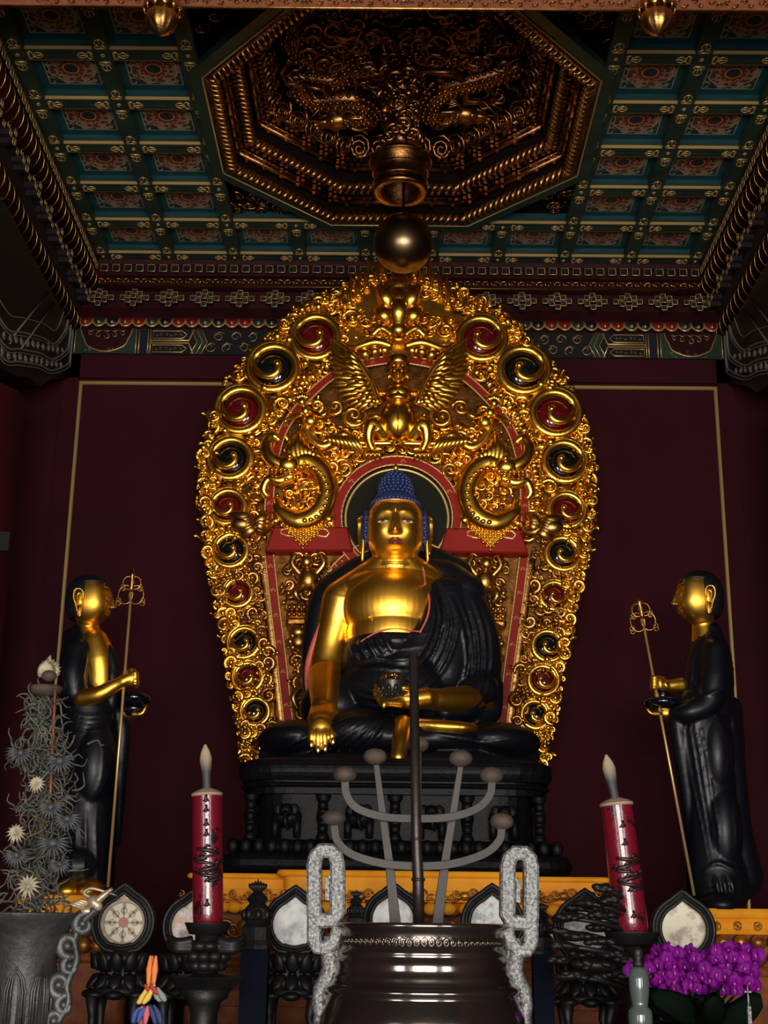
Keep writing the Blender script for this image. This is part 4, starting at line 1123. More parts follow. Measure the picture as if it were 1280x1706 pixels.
def face_parts(parent, surf, rot, a, h, eyes=True, lipm='lip'):
    mb = MB()
    for s_ in (-1, 1):
        up = [surf(s_*(.24+.38*t), .035+.055*math.sin(PI*t)-.015*t, .004) for t in [i/8 for i in range(9)]]
        lo = [surf(s_*(.24+.38*t), .015-.045*math.sin(PI*t), .004) for t in [i/8 for i in range(9)]]
        F = [(i, i+1, 10+i, 9+i) for i in range(8)]
        if s_ > 0: F = [f[::-1] for f in F]
        mb.cur = 0; mb.put(up+lo, F)
        mb.cur = 1; q = surf(s_*.43, .028, .009); mb.ell(q, (a*.075, a*.03, h*.045), 10, 6)
        mb.cur = 2; mb.tube(up, a*.016, 5); mb.tube([surf(s_*(.20+.46*t), .10+.10*math.sin(PI*t), .002) for t in [i/8 for i in range(9)]], a*.010, 5)
    mb.build('eyes', ['eyewhite', 'browdark', 'browdark'], parent)
    mb = MB()
    for s_ in (-1, 1):
        B = [surf(s_*(.07+.72*t), .17+.28*math.sin(PI*(.12+.66*t)), a*.032) for t in [i/12 for i in range(13)]]
        mb.tube(B, lerpr([a*.012, a*.030, a*.026, a*.006], 13), 5)
    mb.build('eyebrows', 'browdark', parent)
    mb = MB()
    for pz, hh, up_ in ((-.505, .040, 1), (-.615, .045, -1)):
        B = [surf(t*.25, pz-up_*.030*abs(t)-(.02*math.exp(-(t/.15)**2) if up_ > 0 else 0), .000) for t in [-1+i/7 for i in range(15)]]
        mb.tube(B, [a*(.012+.052*(1-abs(-1+i/7)**1.5)) for i in range(15)], 7, ref=rot @ V3((0, -1, 0)))
    mb.build('lips', lipm, parent)
def ear(parent, c, h, s_, az=0, m='goldskin'):
    "long-lobed ear; c at its middle, h its height, s_ side"
    mb = MB(); R = M4.Rotation(az, 3, 'Z')
    def q(y, z, o=0): return V3(c)+R @ V3((s_*o, y*h, z*h))
    rim = bez([q(-.12, .18), q(-.10, .40, .03*h), q(.04, .50, .06*h), q(.17, .40, .08*h), q(.18, .15, .07*h), q(.10, -.08, .04*h), q(.04, -.3, .02*h), q(.02, -.48, .02*h), q(-.06, -.50, .02*h), q(-.09, -.3, .01*h), q(-.10, -.1), q(-.12, .05)], 4)
    mb.tube(rim, h*.035, 7, ref=R @ V3((1, .1, 0)), closed=True); mb.tube([p+R @ V3((s_*.03*h, .02*h, 0)) for p in rim[8:26]], h*.04, 7, ref=R @ V3((1, .1, 0)))
    mb.tube(bez([q(-.02, .35, .02*h), q(.09, .28, .03*h), q(.08, .1, .03*h), q(0, 0, .02*h)], 4), h*.03, 6, ref=R @ V3((1, 0, 0)))
    mb.ell(q(0, .15, .0), (h*.05, h*.14, h*.28), 10, 8, R); mb.ell(q(-.03, -.3, .0), (h*.035, h*.07, h*.2), 10, 8, R)
    mb.ell(q(-.09, .08, .02*h), h*.05, 8, 6)
    mb.build('ear', m, parent)
def hand_fingers(sk, palm, fingers, rs, nail=None):
    for pts in fingers:
        n = len(pts); sk.L(pts, [rs*1.05]+[rs]*(n-2)+[rs*.78] if n > 2 else [rs, rs*.8], 10, 5)
MT['lip'] = mat('dark_red_lips', (.17, .022, .016), .35, .2)
MT['eyewhite'] = mat('painted_eye_white', (.60, .52, .36), .4)
MT['browdark'] = mat('painted_brow', (.035, .014, .006), .5)
MT['hairblue'] = mat('blue_painted_hair', (.008, .018, .085), .5, 0, (.012, .025, .11), 8)
MT['robe'] = mat('black_lacquered_robe', (.004, .0045, .0075), .42, 0, spec=.32, coat=.04)
MT['salmon'] = mat('faded_red_robe_lining', (.42, .085, .06), .5)
MT['nail'] = mat('bright_gilt_nail', (1.0, .62, .14), .25, 1)
# ================================================================ the seated statue
YB = 10.0; UB = ppm(660, 1050, YB)
bd = thing('seated_statue', 'large seated gilded statue with blue hair and black robe in front of the carved halo', 'statue', (0, YB, at(655, 1265, YB).z))
def B_(px, py, dy=0):
    p = at(px, py, YB+dy); return p
sk = Sculpt()
YH = YB-.05
hc = at(659, 870, YH-.27); a_, b_, h_ = 50*UB*.98, .29, 57*UB
hc = V3((hc.x, YH, hc.z))
surf, hrot = head_mesh(sk, hc, a_, b_, h_)
nk = at(659, 950, YB-.1)
sk.L([(hc.x, YB+.02, hc.z-h_*.5), (hc.x, YB, nk.z), (hc.x, YB+.02, nk.z-.15)], [39*UB, 38*UB, 46*UB], 20)
for k in range(2): sk.tube([(hc.x+39*UB*math.cos(t_), YB+.01+39*UB*math.sin(t_), nk.z+.085-.06*k) for t_ in [i*PI/10 for i in range(20)]], .016, 8, ref=(0, 0, 1), closed=True)
ch = B_(655, 1015, 0)
sk.E((ch.x, YB+.02, ch.z), (86*UB, .30, 62*UB)); sk.E((ch.x, YB+.0, ch.z-.2), (78*UB, .31, 75*UB))
sk.E(B_(655, 1012, -.05), (84*UB, .27, 66*UB)); sk.E(B_(655, 985, .0), (90*UB, .24, 40*UB))
for s_ in (-1, 1): sk.L([B_(659+s_*20, 955, 0), B_(659+s_*52, 974, .02), B_(659+s_*88, 1000, .02)], [34*UB, 32*UB, 34*UB], 16)
# bare right arm (left in the photo)
sk.L([B_(572, 1000, .02), B_(560, 1040, .03), B_(548, 1085, .02), B_(541, 1120, -.03), B_(540, 1150, -.16)], [36*UB, 31*UB, 28*UB, 26*UB, 25*UB], 18)
sk.L([B_(541, 1128, -.08), B_(541, 1155, -.28), B_(540, 1180, -.45)], [27*UB, 24*UB, 20*UB], 18)
sk.L([B_(540, 1180, -.45), B_(540, 1198, -.58), B_(535, 1213, -.66)], [22*UB, 26*UB, 20*UB], 16, 6, (1, .6))
F4 = [(519, 1243, 520), (530, 1252, 530), (542, 1250, 540), (555, 1238, 551)]
for tx, ty, bx_ in F4:
    sk.L([B_(bx_, 1205, -.64), B_((bx_+tx)/2, 1224, -.70), B_(tx, ty-3, -.70)], [6.6*UB, 6.2*UB, 4.8*UB], 10)
sk.L([B_(556, 1190, -.55), B_(568, 1202, -.60), B_(567, 1220, -.63)], [8*UB, 6.6*UB, 5*UB], 10)
# left forearm and hand holding the bowl (right in the photo)
sk.L([B_(800, 1165, -.15), B_(770, 1168, -.32), B_(735, 1166, -.47), B_(705, 1163, -.55)], [26*UB, 24*UB, 18*UB, 16*UB], 16)
sk.L([B_(712, 1163, -.55), B_(685, 1166, -.58), B_(655, 1165, -.58)], [17*UB, 15*UB, 13*UB], 14, 6, (1, 1.3))
for k, (x, y) in enumerate(((626, 1142), (624, 1152), (630, 1162), (637, 1170))):
    sk.L([B_(668, 1168+1.5*k, -.58-.03*k), B_(642, 1168+1.2*k, -.62-.03*k), B_(x+4, y+7, -.63-.03*k), B_(x, y, -.62-.03*k)], [6.2*UB, 5.6*UB, 5*UB, 3.8*UB], 10)
sk.L([B_(690, 1158, -.6), B_(683, 1148, -.66), B_(672, 1146, -.69)], [7*UB, 5.5*UB, 4*UB], 10)
# feet
sk.L([B_(690, 1207, -.62), B_(730, 1211, -.66), B_(770, 1213, -.66), B_(790, 1214, -.62)], [10*UB, 11*UB, 10*UB, 6*UB], 14, 6, (1, 1.6))
for k in range(5): sk.E(B_(788+2*k, 1206+3.6*k, -.64), 3.2*UB, 8, 6)
sk.L([B_(672, 1208, -.62), B_(668, 1235, -.76), B_(664, 1262, -.84)], [16*UB, 14*UB, 12*UB], 12)
body = sk.build('body', 'goldskin', bd); remesh(body, .0085, 4)
face_parts(body, surf, hrot, a_, h_)
mb = MB(); mb.tube([surf(.06*math.cos(t_), .37+.05*math.sin(t_), .004) for t_ in [i*PI/4 for i in range(8)]], .004, 5, closed=True); mb.ell(surf(0, .37), .010, 8, 6); mb.build('forehead_mark', 'goldskin', body)
for s_ in (-1, 1): ear(body, (hc.x+s_*a_*1.10, YH+.02, hc.z-.045), 76*UB, s_)
mb = MB()
for tx, ty, _ in F4: mb.ell(B_(tx, ty-3, -.735), (4.0*UB, 2.5*UB, 6.5*UB), 10, 8)
mb.ell(B_(567, 1217, -.655), (3.8*UB, 2.5*UB, 5.5*UB), 10, 8)
mb.build('fingernails', 'nail', body)
mb = MB(); mb.ell(B_(615, 1028, -.285), .010, 8, 6); mb.build('nipple', 'goldskin', body)
# hair: cap of small tight curls, with the crown bump
mb = MB()
HC = V3((hc.x, YH+.03, hc.z+.03)); ra, rb_, rh = a_*1.13, b_*1.08, h_*1.10
def inface(d): return d.y < .12 and d.z*rh < h_*.84-.03 and abs(d.x) < .88
NL = 30
P = []; LO = .26; rows = 46; cols = 80; idx = {}
for i in range(rows+1):
    v = -PI/2*LO+(PI/2*(1+LO))*i/rows
    for k in range(cols):
        u = 2*PI*k/cols; d = V3((math.cos(v)*math.sin(u), -math.cos(v)*math.cos(u), math.sin(v)))
        idx[i, k] = len(P); P.append(HC+V3((d.x*ra, d.y*rb_, d.z*rh)))
F = []
for i in range(rows):
    for k in range(cols):
        v = -PI/2*LO+(PI/2*(1+LO))*(i+.5)/rows; u = 2*PI*(k+.5)/cols
        d = V3((math.cos(v)*math.sin(u), -math.cos(v)*math.cos(u), math.sin(v)))
        if inface(d): continue
        F.append((idx[i, k], idx[i, (k+1) % cols], idx[i+1, (k+1) % cols], idx[i+1, k]))
mb.put(P, F)
for i in range(26):
    v = -.40+(PI/2+.40)*i/26; n_ = max(4, int(52*math.cos(v)))
    for k in range(n_):
        u = 2*PI*(k+.5*(i % 2))/n_; d = V3((math.cos(v)*math.sin(u), -math.cos(v)*math.cos(u), math.sin(v)))
        if inface(d) or d.y > .5: continue
        mb.ell(HC+V3((d.x*ra, d.y*rb_, d.z*rh)), .019, 7, 5)
uc = at(659, 800, YB); uc = V3((hc.x, YB+.02, uc.z)); ru = 29*UB
uc.z -= .055
mb.lathe([(ru*1.35, -.14), (ru*1.0, -.07), (ru*.98, .0), (ru*.84, .06), (ru*.5, .105), (.01, .12)], uc, 32)
for i in range(9):
    z = -.11+.028*i; rr = lerpr([ru*1.2, ru*1.0, ru*.98, ru*.82, ru*.42], 9)[i]; n_ = int(rr*2*PI/.036)
    for k in range(n_):
        u = 2*PI*(k+.5*(i % 2))/n_; mb.ell(uc+V3((rr*math.cos(u), rr*math.sin(u), z)), .018, 7, 5)
hair = mb.build('curled_hair', 'hairblue', body)
mb = MB(); mb.ell(uc+V3((0, 0, .165)), (.022, .022, .03), 10, 8); mb.build('crown_jewel', 'goldskin', hair)
mb = MB(); mb.tube([surf(t*.74, .755, .010) for t in [-1+i/8 for i in range(17)]], .006, 5); mb.build('hairline_edge', 'goldline', hair)
# ---- the robe
rb2 = Sculpt()
rb2.E((ch.x, YB+.02, ch.z-.40), (86*UB, .37, 78*UB)); rb2.E(B_(660, 1150, -.02), (95*UB, .40, 62*UB))
# shoulder, sleeve on the right of the photo
rb2.L([B_(712, 948, .10), B_(742, 962, .06), B_(772, 992, .02)], [20*UB, 30*UB, 40*UB], 18)
rb2.L([B_(765, 1000, .02), B_(785, 1050, .0), B_(795, 1110, -.04), B_(790, 1160, -.12)], [42*UB, 44*UB, 42*UB, 34*UB], 20)
rb2.L([B_(745, 1000, -.02), B_(750, 1060, -.06), B_(740, 1120, -.1)], [42*UB, 46*UB, 44*UB], 18)
rb2.L([B_(716, 962, -.06), B_(722, 1005, -.18), B_(716, 1040, -.22), B_(700, 1075, -.24), B_(670, 1110, -.26)], [10*UB, 16*UB, 20*UB, 26*UB, 30*UB], 14)
rb2.L([B_(800, 1150, -.15), B_(770, 1178, -.28), B_(742, 1186, -.38)], [32*UB, 25*UB, 16*UB], 16)
rb2.L([B_(815, 1140, -.05), B_(812, 1185, -.1), B_(790, 1205, -.2)], [24*UB, 24*UB, 16*UB], 16)
# behind the bare shoulder
rb2.L([B_(640, 940, .22), B_(590, 965, .20), B_(552, 1000, .18), B_(532, 1060, .14), B_(527, 1120, .10), B_(530, 1180, .0)], [28*UB, 34*UB, 36*UB, 28*UB, 24*UB, 24*UB], 18)
rb2.L([B_(722, 936, .18), B_(760, 958, .16)], [26*UB, 30*UB], 14)
# crossed legs
rb2.E(B_(500, 1236, -.30), (66*UB, .42, 33*UB)); rb2.E(B_(820, 1240, -.30), (76*UB, .42, 33*UB))
rb2.E(B_(660, 1240, -.25), (150*UB, .50, 40*UB)); rb2.E(B_(600, 1225, -.42), (75*UB, .32, 40*UB)); rb2.E(B_(730, 1238, -.46), (95*UB, .30, 26*UB))
rb2.E(B_(560, 1180, .0), (60*UB, .30, 50*UB)); rb2.E(B_(745, 1185, .0), (70*UB, .30, 45*UB))
rb2.L([B_(445, 1258, -.35), B_(560, 1268, -.66), B_(660, 1270, -.74), B_(770, 1268, -.66), B_(885, 1262, -.35)], [14*UB, 15*UB, 15*UB, 15*UB, 14*UB], 14)
fm = MB()
W = lambda *pts: [B_(x, y, -.4) for x, y in pts]
def fo(pts, r, out=.0): fold(rb2, rb2, W(*pts), [r*.3*UB, r*UB, r*UB, r*.3*UB], out)
# sweeping folds across the chest and from the shoulder
for k in range(5): fo([(716+9*k, 965+5*k), (724+10*k, 1020+5*k), (708+9*k, 1075+7*k), (664+10*k, 1128+6*k)], 3.6)
for k in range(5): fo([(755+12*k, 985), (772+12*k, 1040), (778+11*k, 1100), (762+12*k, 1160)], 3.6)
for k in range(4): fo([(583, 1068+16*k), (620, 1060+17*k), (665, 1062+18*k), (712, 1052+20*k)], 3.2)
for k in range(5): fo([(583+13*k, 1062-3*k), (588+14*k, 1078-3*k), (598+14*k, 1096-3*k)], 4.2, .01)
for k in range(4): fo([(590, 1130+12*k), (640, 1145+10*k), (700, 1138+12*k)], 3)
# fan of folds falling over the lap
for k in range(8): fo([(655-3*k, 1190), (645-11*k, 1215), (628-17*k, 1240), (600-20*k, 1262)], 3.8)
for k in range(5): fo([(700+12*k, 1228), (735+18*k, 1236+3*k), (800+14*k, 1245+3*k), (860+5*k, 1238+6*k)], 3)
for k in range(3): fo([(760+8*k, 1165+12*k), (785+8*k, 1180+8*k), (808+6*k, 1160+12*k)], 3.4)
robe = rb2.build('robe', 'robe', bd); remesh(robe, .0105, 2)
mb = MB()
mb.tube(bez([B_(600, 968, -.02), B_(576, 985, -.10), B_(552, 1010, -.06), B_(530, 1055, -.02), B_(515, 1100, -.01), B_(511, 1135, -.04), B_(513, 1160, -.1)], 8), lerpr([2*UB, 3*UB, 4*UB, 6*UB, 6*UB, 4*UB, 2*UB], 49), 7)
Q = fold(mb, rb2, W((704, 945), (716, 985), (714, 1020), (700, 1052)), [.008, .008, .008, .008], .012)
fold(mb, rb2, W((595, 1066), (630, 1048), (665, 1043), (702, 1050)), [.006, .007, .007, .006], .010)
mb.build('robe_lining', 'salmon', robe)
# alms bowl held in the hand
bp = B_(654, 1150, -.60); rr = 25*UB
bw = thing('alms_bowl', 'dark carved bowl heaped with gilded jewels in the hand of the seated statue', 'bowl', bp)
mb = MB(); mb.lathe([(.01, -18*UB), (12*UB, -17*UB), (20*UB, -8*UB), (rr, 4*UB), (rr*.97, 12*UB), (rr*1.02, 15*UB), (rr*.8, 15*UB), (.01, 10*UB)], bp, 36)
for k in range(14):
    a = 2*PI*k/14; mb.ell(bp+V3((rr*.93*math.cos(a), rr*.93*math.sin(a), 1*UB)), (4*UB, 4*UB, 6*UB), 8, 6); mb.ell(bp+V3((rr*.8*math.cos(a+.2), rr*.8*math.sin(a+.2), -9*UB)), 3.5*UB, 8, 6)
MT['bowl'] = mat('dark_bronze_bowl', (.03, .028, .026), .35, .5)
mb.build('bowl_body', 'bowl', bw)
mb = MB()
for k in range(46):
    a = random.random()*6.28; q = random.random()**.5; mb.ell(bp+V3((rr*.8*q*math.cos(a), rr*.8*q*math.sin(a), (15+15*(1-q))*UB)), random.uniform(2.6, 4.2)*UB, 8, 6)
mb.build('jewel_heap', 'golddim', bw)
# ================================================================ stone throne
YT = 9.9
th = thing('statue_pedestal', 'black carved tiered pedestal carrying the seated statue', 'pedestal', (0, YT, 1.6))
MT['pedestal'] = mat('black_painted_stone', (.0028, .0028, .0036), .5, 0, (.005, .005, .0065), 18, .35, 40, spec=.2)
def slab(mb, z0_, z1_, hx, hy, r=.25, bulge=0, n=6, yc=YT):
    "rounded-corner tier; side profile swells by bulge"
    P = []; ring = []; rings = 7
    for k in range(rings):
        t = k/(rings-1); o_ = bulge*math.sin(PI*t); z = z0_+(z1_-z0_)*t
        c = 0
        for sx, sy, a0 in ((1, 1, 0), (-1, 1, PI/2), (-1, -1, PI), (1, -1, 1.5*PI)):
            for i in range(n+1):
                a = a0+PI/2*i/n; P.append((sx*(hx-r)+(r+o_)*math.cos(a), yc+sy*(hy-r)+(r+o_)*math.sin(a), z)); c += 1
    m_ = 4*(n+1)
    F = [(k*m_+i, k*m_+(i+1) % m_, (k+1)*m_+(i+1) % m_, (k+1)*m_+i) for k in range(rings-1) for i in range(m_)]
    F += [tuple(reversed(range(m_))), tuple(range((rings-1)*m_, rings*m_))]
    mb.put(P, F, False)
YTF = YT-.95
def zt_(py, y=YTF): return at(660, py, y).z
def hx_(px, py, y): return abs(at(px, py, y).x)
hx0 = hx_(397, 1290, YTF); z_top = zt_(1266)
mb = MB(); slab(mb, zt_(1300), z_top, hx0, .95, .3, .03); slab(mb, zt_(1280), zt_(1268)+.02, hx0-.02, .93, .3, .05); mb.build('top_slab', 'pedestal', th)
mb = MB(); slab(mb, zt_(1322), zt_(1300), hx0-.03, .90, .28, .0); slab(mb, zt_(1312), zt_(1304), hx0-.01, .93, .28, .02); mb.build('upper_moulding', 'pedestal', th)
mb = MB(); slab(mb, zt_(1400), zt_(1322), hx0-.10, .83, .25, 0)
mb.build('carved_waist', 'pedestal', th)
for k in range(-4, 5):
    x = k*.235; y = YT-.84; z = (zt_(1400)+zt_(1322))/2; h = (zt_(1322)-zt_(1400))
    if k % 2 == 0:
        mb = MB(); mb.lathe([(.05, -h/2), (.04, -h*.4), (.028, -h*.3), (.045, 0), (.028, h*.3), (.05, h*.42), (.05, h/2)], (x, y, z), 14)
        for e in range(3): mb.ell((x, y-.03, z-h*.25+e*h*.25), .035, 8, 6)
        mb.build('waist_pillar', 'pedestal', th)
    else:
        mb = MB(); mb.ell((x, y-.02, z), (.10, .07, h*.25), 12, 8); mb.ell((x, y-.09, z+h*.12), (.05, .05, h*.15), 10, 8)
        for e in (-1, 1):
            mb.tube([(x+e*.07, y-.04, z), (x+e*.07, y-.05, z-h*.45)], [.028, .024], 8)
            mb.ell((x+e*.05, y-.09, z+h*.14), (.035, .012, h*.13), 8, 6)
        mb.tube(bez([(x, y-.12, z+h*.08), (x, y-.16, z-h*.12), (x+.02, y-.14, z-h*.3)], 4), [.022-.0015*i for i in range(9)], 7, ref=(1, 0, 0))
        mb.build('carved_elephant', 'pedestal', th)
mb = MB(); slab(mb, zt_(1425), zt_(1400), hx0+.02, .93, .28, .04)
for k in range(26):
    x = (k-12.5)*.083; mb.ell((x, YT-.96, zt_(1412)), (.042, .03, .05), 8, 6)
slab(mb, zt_(1455), zt_(1425), hx0+.10, 1.0, .2, .03)
mb.build('base_tier', 'pedestal', th)
mb = MB(); slab(mb, .0, zt_(1455), hx0-.0, .9, .2, 0); mb.build('plinth', 'matblack', th)
# ================================================================ the two standing attendants
MT['hairblack'] = mat('black_painted_hair', (.006, .006, .008), .45)
def hair_cap(parent, c, a, b, h, az, m='hairblack', line=.50, name='black_hair'):
    mb = MB(); R = M4.Rotation(az, 3, 'Z'); rows, cols = 34, 56; idx = {}; P = []
    def dd(i, k):
        v = -.75+(PI/2+.75)*i/rows; u = 2*PI*k/cols
        return V3((math.cos(v)*math.sin(u), -math.cos(v)*math.cos(u), math.sin(v)))
    for i in range(rows+1):
        for k in range(cols):
            d = dd(i, k); s_ = (abs(d.x)**2.6+abs(d.y)**2.3+abs(d.z)**2.4)**(-1/2.4); idx[i, k] = len(P); P.append(V3(c)+R @ V3((d.x*s_*a*1.05, d.y*s_*b*1.06+.01, d.z*s_*h*1.05)))
    F = []
    for i in range(rows):
        for k in range(cols):
            d = dd(i+.5, k+.5)
            if d.y < -.02 and d.z < line+.12*abs(d.x): continue
            if d.y < .22 and d.z < .12: continue
            F.append((idx[i, k], idx[i, (k+1) % cols], idx[i+1, (k+1) % cols], idx[i+1, k]))
    mb.put(P, F); o = mb.build(name, m, parent)
    q = o.modifiers.new('t', 'SOLIDIFY'); q.thickness = .025; q.offset = -.2
    return o
def staff(label, Y, top, bot, ringdir, cat='staff'):
    t, b = at(*top, Y), at(*bot, Y+.0); u = ppm(*top, Y); d = (t-b).normalized(); n = V3((0, -1, 0)); s_ = d.cross(n).normalized()
    th_ = thing('ringed_staff', label, cat, b)
    L_ = (t-b).length
    mb = MB(); mb.tube([b, t-d*40*u], [.011, .009], 8); mb.tube([b+d*L_*.62, b+d*L_*.66], [.014, .014], 8); mb.build('shaft', 'goldline', th_)
    mb = MB(); mb.tube([t-d*44*u, t-d*36*u, t-d*22*u, t-d*16*u, t-d*14*u, t-d*10*u, t], [.012, .022, .010, .022, .024, .012, .002], 8)
    mb.build('finial', 'golddim', th_)
    mb = MB()
    for e in (-1, 1):
        for cz, rx, rz, off in ((-28, 9, 11, 6), (-48, 12, 16, 9)):
            c = t+d*cz*u+s_*(e*off*u)
            mb.tube([c+s_*(rx*u*math.cos(a))+d*(rz*u*math.sin(a)) for a in [i*PI/8 for i in range(16)]], .007, 5, closed=True)
            for k in range(2): q = c+s_*(e*rx*u*.9)-d*rz*u*(.6+.3*k); mb.tube([q+s_*(4*u*math.cos(a))+d*(4*u*math.sin(a)) for a in [i*PI/4 for i in range(8)]], .004, 4, closed=True)
    mb.build('jingling_rings', 'golddim', th_)
    return th_
MT['bowlblack'] = mat('glossy_black_lacquer_bowl', (.004, .005, .010), .15, coat=.6)
# ---- left attendant, facing right
Y1 = 9.55; U1 = ppm(150, 1200, Y1)
A_ = lambda x, y, dy=0: at(x, y, Y1+dy)
ld = thing('standing_disciple', 'standing black-robed statue with gilded face on the left, turned right', 'statue', A_(150, 1480))
sk = Sculpt()
hc = A_(151, 1002, -.05); az = math.radians(86)
surf, hr_ = head_mesh(sk, hc, 33*U1, 35*U1, 41*U1, az, .16, 1.7)
sk.L([hc+V3((-.03, .02, -20*U1)), A_(148, 1045, .0), A_(146, 1075, .0)], [19*U1, 18*U1, 26*U1], 16)
sk.L([A_(158, 1070, -.03), A_(166, 1100, -.04), A_(168, 1140, -.03)], [24*U1, 27*U1, 26*U1], 16)
# forearm rising to the fist on the staff
sk.L([A_(137, 1163, -.20), A_(165, 1157, -.24), A_(190, 1143, -.24), A_(207, 1134, -.22)], [15*U1, 14*U1, 11.5*U1, 9*U1], 14)
sk.L([A_(205, 1135, -.22), A_(218, 1130, -.22)], [11*U1, 11*U1], 12)
for k in range(4): sk.L([A_(214, 1122+6*k, -.22), A_(226, 1121+6*k, -.25), A_(229, 1124+6*k, -.21), A_(222, 1126+6*k, -.17)], [4*U1, 3.8*U1, 3.4*U1, 3*U1], 8, 4)
sk.L([A_(212, 1122, -.2), A_(219, 1116, -.24), A_(226, 1118, -.22)], [4.2*U1, 3.8*U1, 3*U1], 8, 4)
# hand under the bowl
sk.L([A_(185, 1185, .05), A_(208, 1188, .02), A_(222, 1190, 0)], [13*U1, 11*U1, 9*U1], 12)
for k in range(4): sk.L([A_(222, 1190, -.06+.04*k), A_(236, 1189-k, -.07+.04*k), A_(243, 1178-k, -.07+.045*k)], [4.4*U1, 4*U1, 3*U1], 8, 4)
lb = sk.build('body', 'goldskin', ld); remesh(lb, .009, 2); face_parts(lb, surf, hr_, 33*U1, 41*U1, lipm='goldskin')
ear(lb, (hc.x-.045, hc.y-34.5*U1, hc.z-.04), 46*U1, -1, az)
hair_cap(lb, hc, 33*U1, 35*U1, 41*U1, az)
rs = Sculpt()
rs.L([A_(135, 1062, .02), A_(140, 1085, .0), A_(140, 1120, .02), A_(140, 1180, .02)], [24*U1, 33*U1, 38*U1, 40*U1], 18)
rs.L([A_(130, 1085, -.12), A_(122, 1120, -.17), A_(125, 1155, -.17)], [22*U1, 22*U1, 20*U1], 16)
rs.L([A_(118, 1060, .05), A_(110, 1130, .08), A_(108, 1200, .08)], [14*U1, 14*U1, 18*U1], 14)
rs.L([A_(182, 1100, .0), A_(186, 1140, .0), A_(180, 1180, 0)], [13*U1, 15*U1, 22*U1], 14)
rs.L([A_(172, 1068, -.05), A_(185, 1095, -.08), A_(189, 1130, -.08), A_(185, 1175, -.05)], [6*U1, 10*U1, 12*U1, 12*U1], 12)
rs.L([A_(148, 1178, 0), A_(150, 1230, 0), A_(148, 1320, 0), A_(146, 1400, 0), A_(142, 1470, 0)], [46*U1, 46*U1, 45*U1, 44*U1, 47*U1], 22)
rs.E(A_(160, 1275, -.08), (34*U1, .17, 75*U1)); rs.E(A_(134, 1445, -.03), (42*U1, .22, 40*U1))
rs.L([A_(196, 1190, .02), A_(204, 1220, .04), A_(198, 1300, .06), A_(192, 1400, .06)], [16*U1, 14*U1, 13*U1, 10*U1], 12)
WA = lambda *p: [A_(x, y) for x, y in p]
def fa(p, r): fold(rs, rs, WA(*p), [r*.3*U1, r*U1, r*U1, r*.3*U1], .0)
for k in range(4): fa([(112, 1182+8*k), (135, 1196+8*k), (165, 1200+8*k), (192, 1190+8*k)], 2.6)
for k in range(3): fa([(172+8*k, 1215), (182+5*k, 1260), (176+4*k, 1310), (150+4*k, 1345)], 2.4)
for k in range(4): fa([(118+17*k, 1345), (120+16*k, 1390), (118+17*k, 1430), (116+18*k, 1468)], 2.6)
fa([(108, 1130), (120, 1150), (112, 1180), (110, 1210)], 2.6); fa([(128, 1070), (120, 1095), (116, 1130), (120, 1155)], 2.4); fa([(142, 1072), (152, 1095), (150, 1130), (140, 1150)], 2.6)
for k in range(5): fa([(170+5*k, 1160), (171+5*k, 1145), (173+5*k, 1130), (175+4*k, 1120)], 2)
r_ = rs.build('robe', 'robe', ld); remesh(r_, .0105, 2)
mb = MB()
for k, x in enumerate((120, 150)): mb.lathe([(.13, -.06), (.12, 0), (.06, .05), (.01, .06)], A_(x, 1478, -.12), 16, sy=1.6)
mb.build('foot', 'goldskin', ld)
bw = thing('monk_bowl', 'glossy black bowl held by the left standing statue', 'bowl', A_(222, 1175))
mb = MB(); q = A_(224, 1165, 0); mb.lathe([(.02, -14*U1), (15*U1, -12*U1), (25*U1, -4*U1), (27*U1, 2*U1), (24*U1, 8*U1), (20*U1, 9*U1), (8*U1, 6*U1)], q, 32); mb.build('bowl_body', 'bowlblack', bw)
mb = MB(); mb.lathe([(20*U1, -15*U1), (21*U1, -17*U1), (12*U1, -28*U1), (5*U1, -30*U1)], q, 24)
for k in range(9): a = -2.6+k*.26; mb.ell(q+V3((20*U1*math.cos(a), 20*U1*math.sin(a), -20*U1)), .009, 6, 5)
mb.build('bowl_stand', 'bowlblack', bw)
staff('slender gilt ringed staff held upright by the left standing statue', Y1-.22, (222, 944), (180, 1478), 1)
# ---- right attendant, facing left
A_ = lambda x, y, dy=0: at(x, y, Y1+dy); U1 = ppm(1180, 1200, Y1)
rd_ = thing('standing_disciple', 'standing statue in a long black cloak with gilded face on the right, turned left', 'statue', A_(1200, 1500))
sk = Sculpt(); hc = A_(1163, 997, -.05); az = math.radians(-86)
surf, hr_ = head_mesh(sk, hc, 34*U1, 36*U1, 43*U1, az, .16, 1.7)
sk.L([hc+V3((.03, .02, -20*U1)), A_(1172, 1042, .0), A_(1176, 1070, .0)], [20*U1, 19*U1, 24*U1], 16)
sk.L([A_(1135, 1140, -.1), A_(1115, 1142, -.12), A_(1102, 1138, -.12)], [12*U1, 10*U1, 9*U1], 12)
for k in range(4): sk.L([A_(1104, 1130+5.5*k, -.12), A_(1090, 1128+6*k, -.15), A_(1086, 1131+6*k, -.11), A_(1094, 1134+6*k, -.07)], [4*U1, 3.6*U1, 3.4*U1, 2.8*U1], 8, 4)
sk.L([A_(1106, 1130, -.1), A_(1108, 1138, -.16), A_(1112, 1146, -.16)], [4*U1, 3.8*U1, 3*U1], 8, 4)
sk.L([A_(1130, 1185, -.05), A_(1112, 1188, -.06), A_(1098, 1188, -.06)], [13*U1, 11*U1, 9*U1], 12)
for k in range(4): sk.L([A_(1100, 1189, -.12+.04*k), A_(1086, 1189, -.13+.04*k), A_(1079, 1182, -.13+.04*k)], [4.2*U1, 3.8*U1, 3*U1], 8, 4)
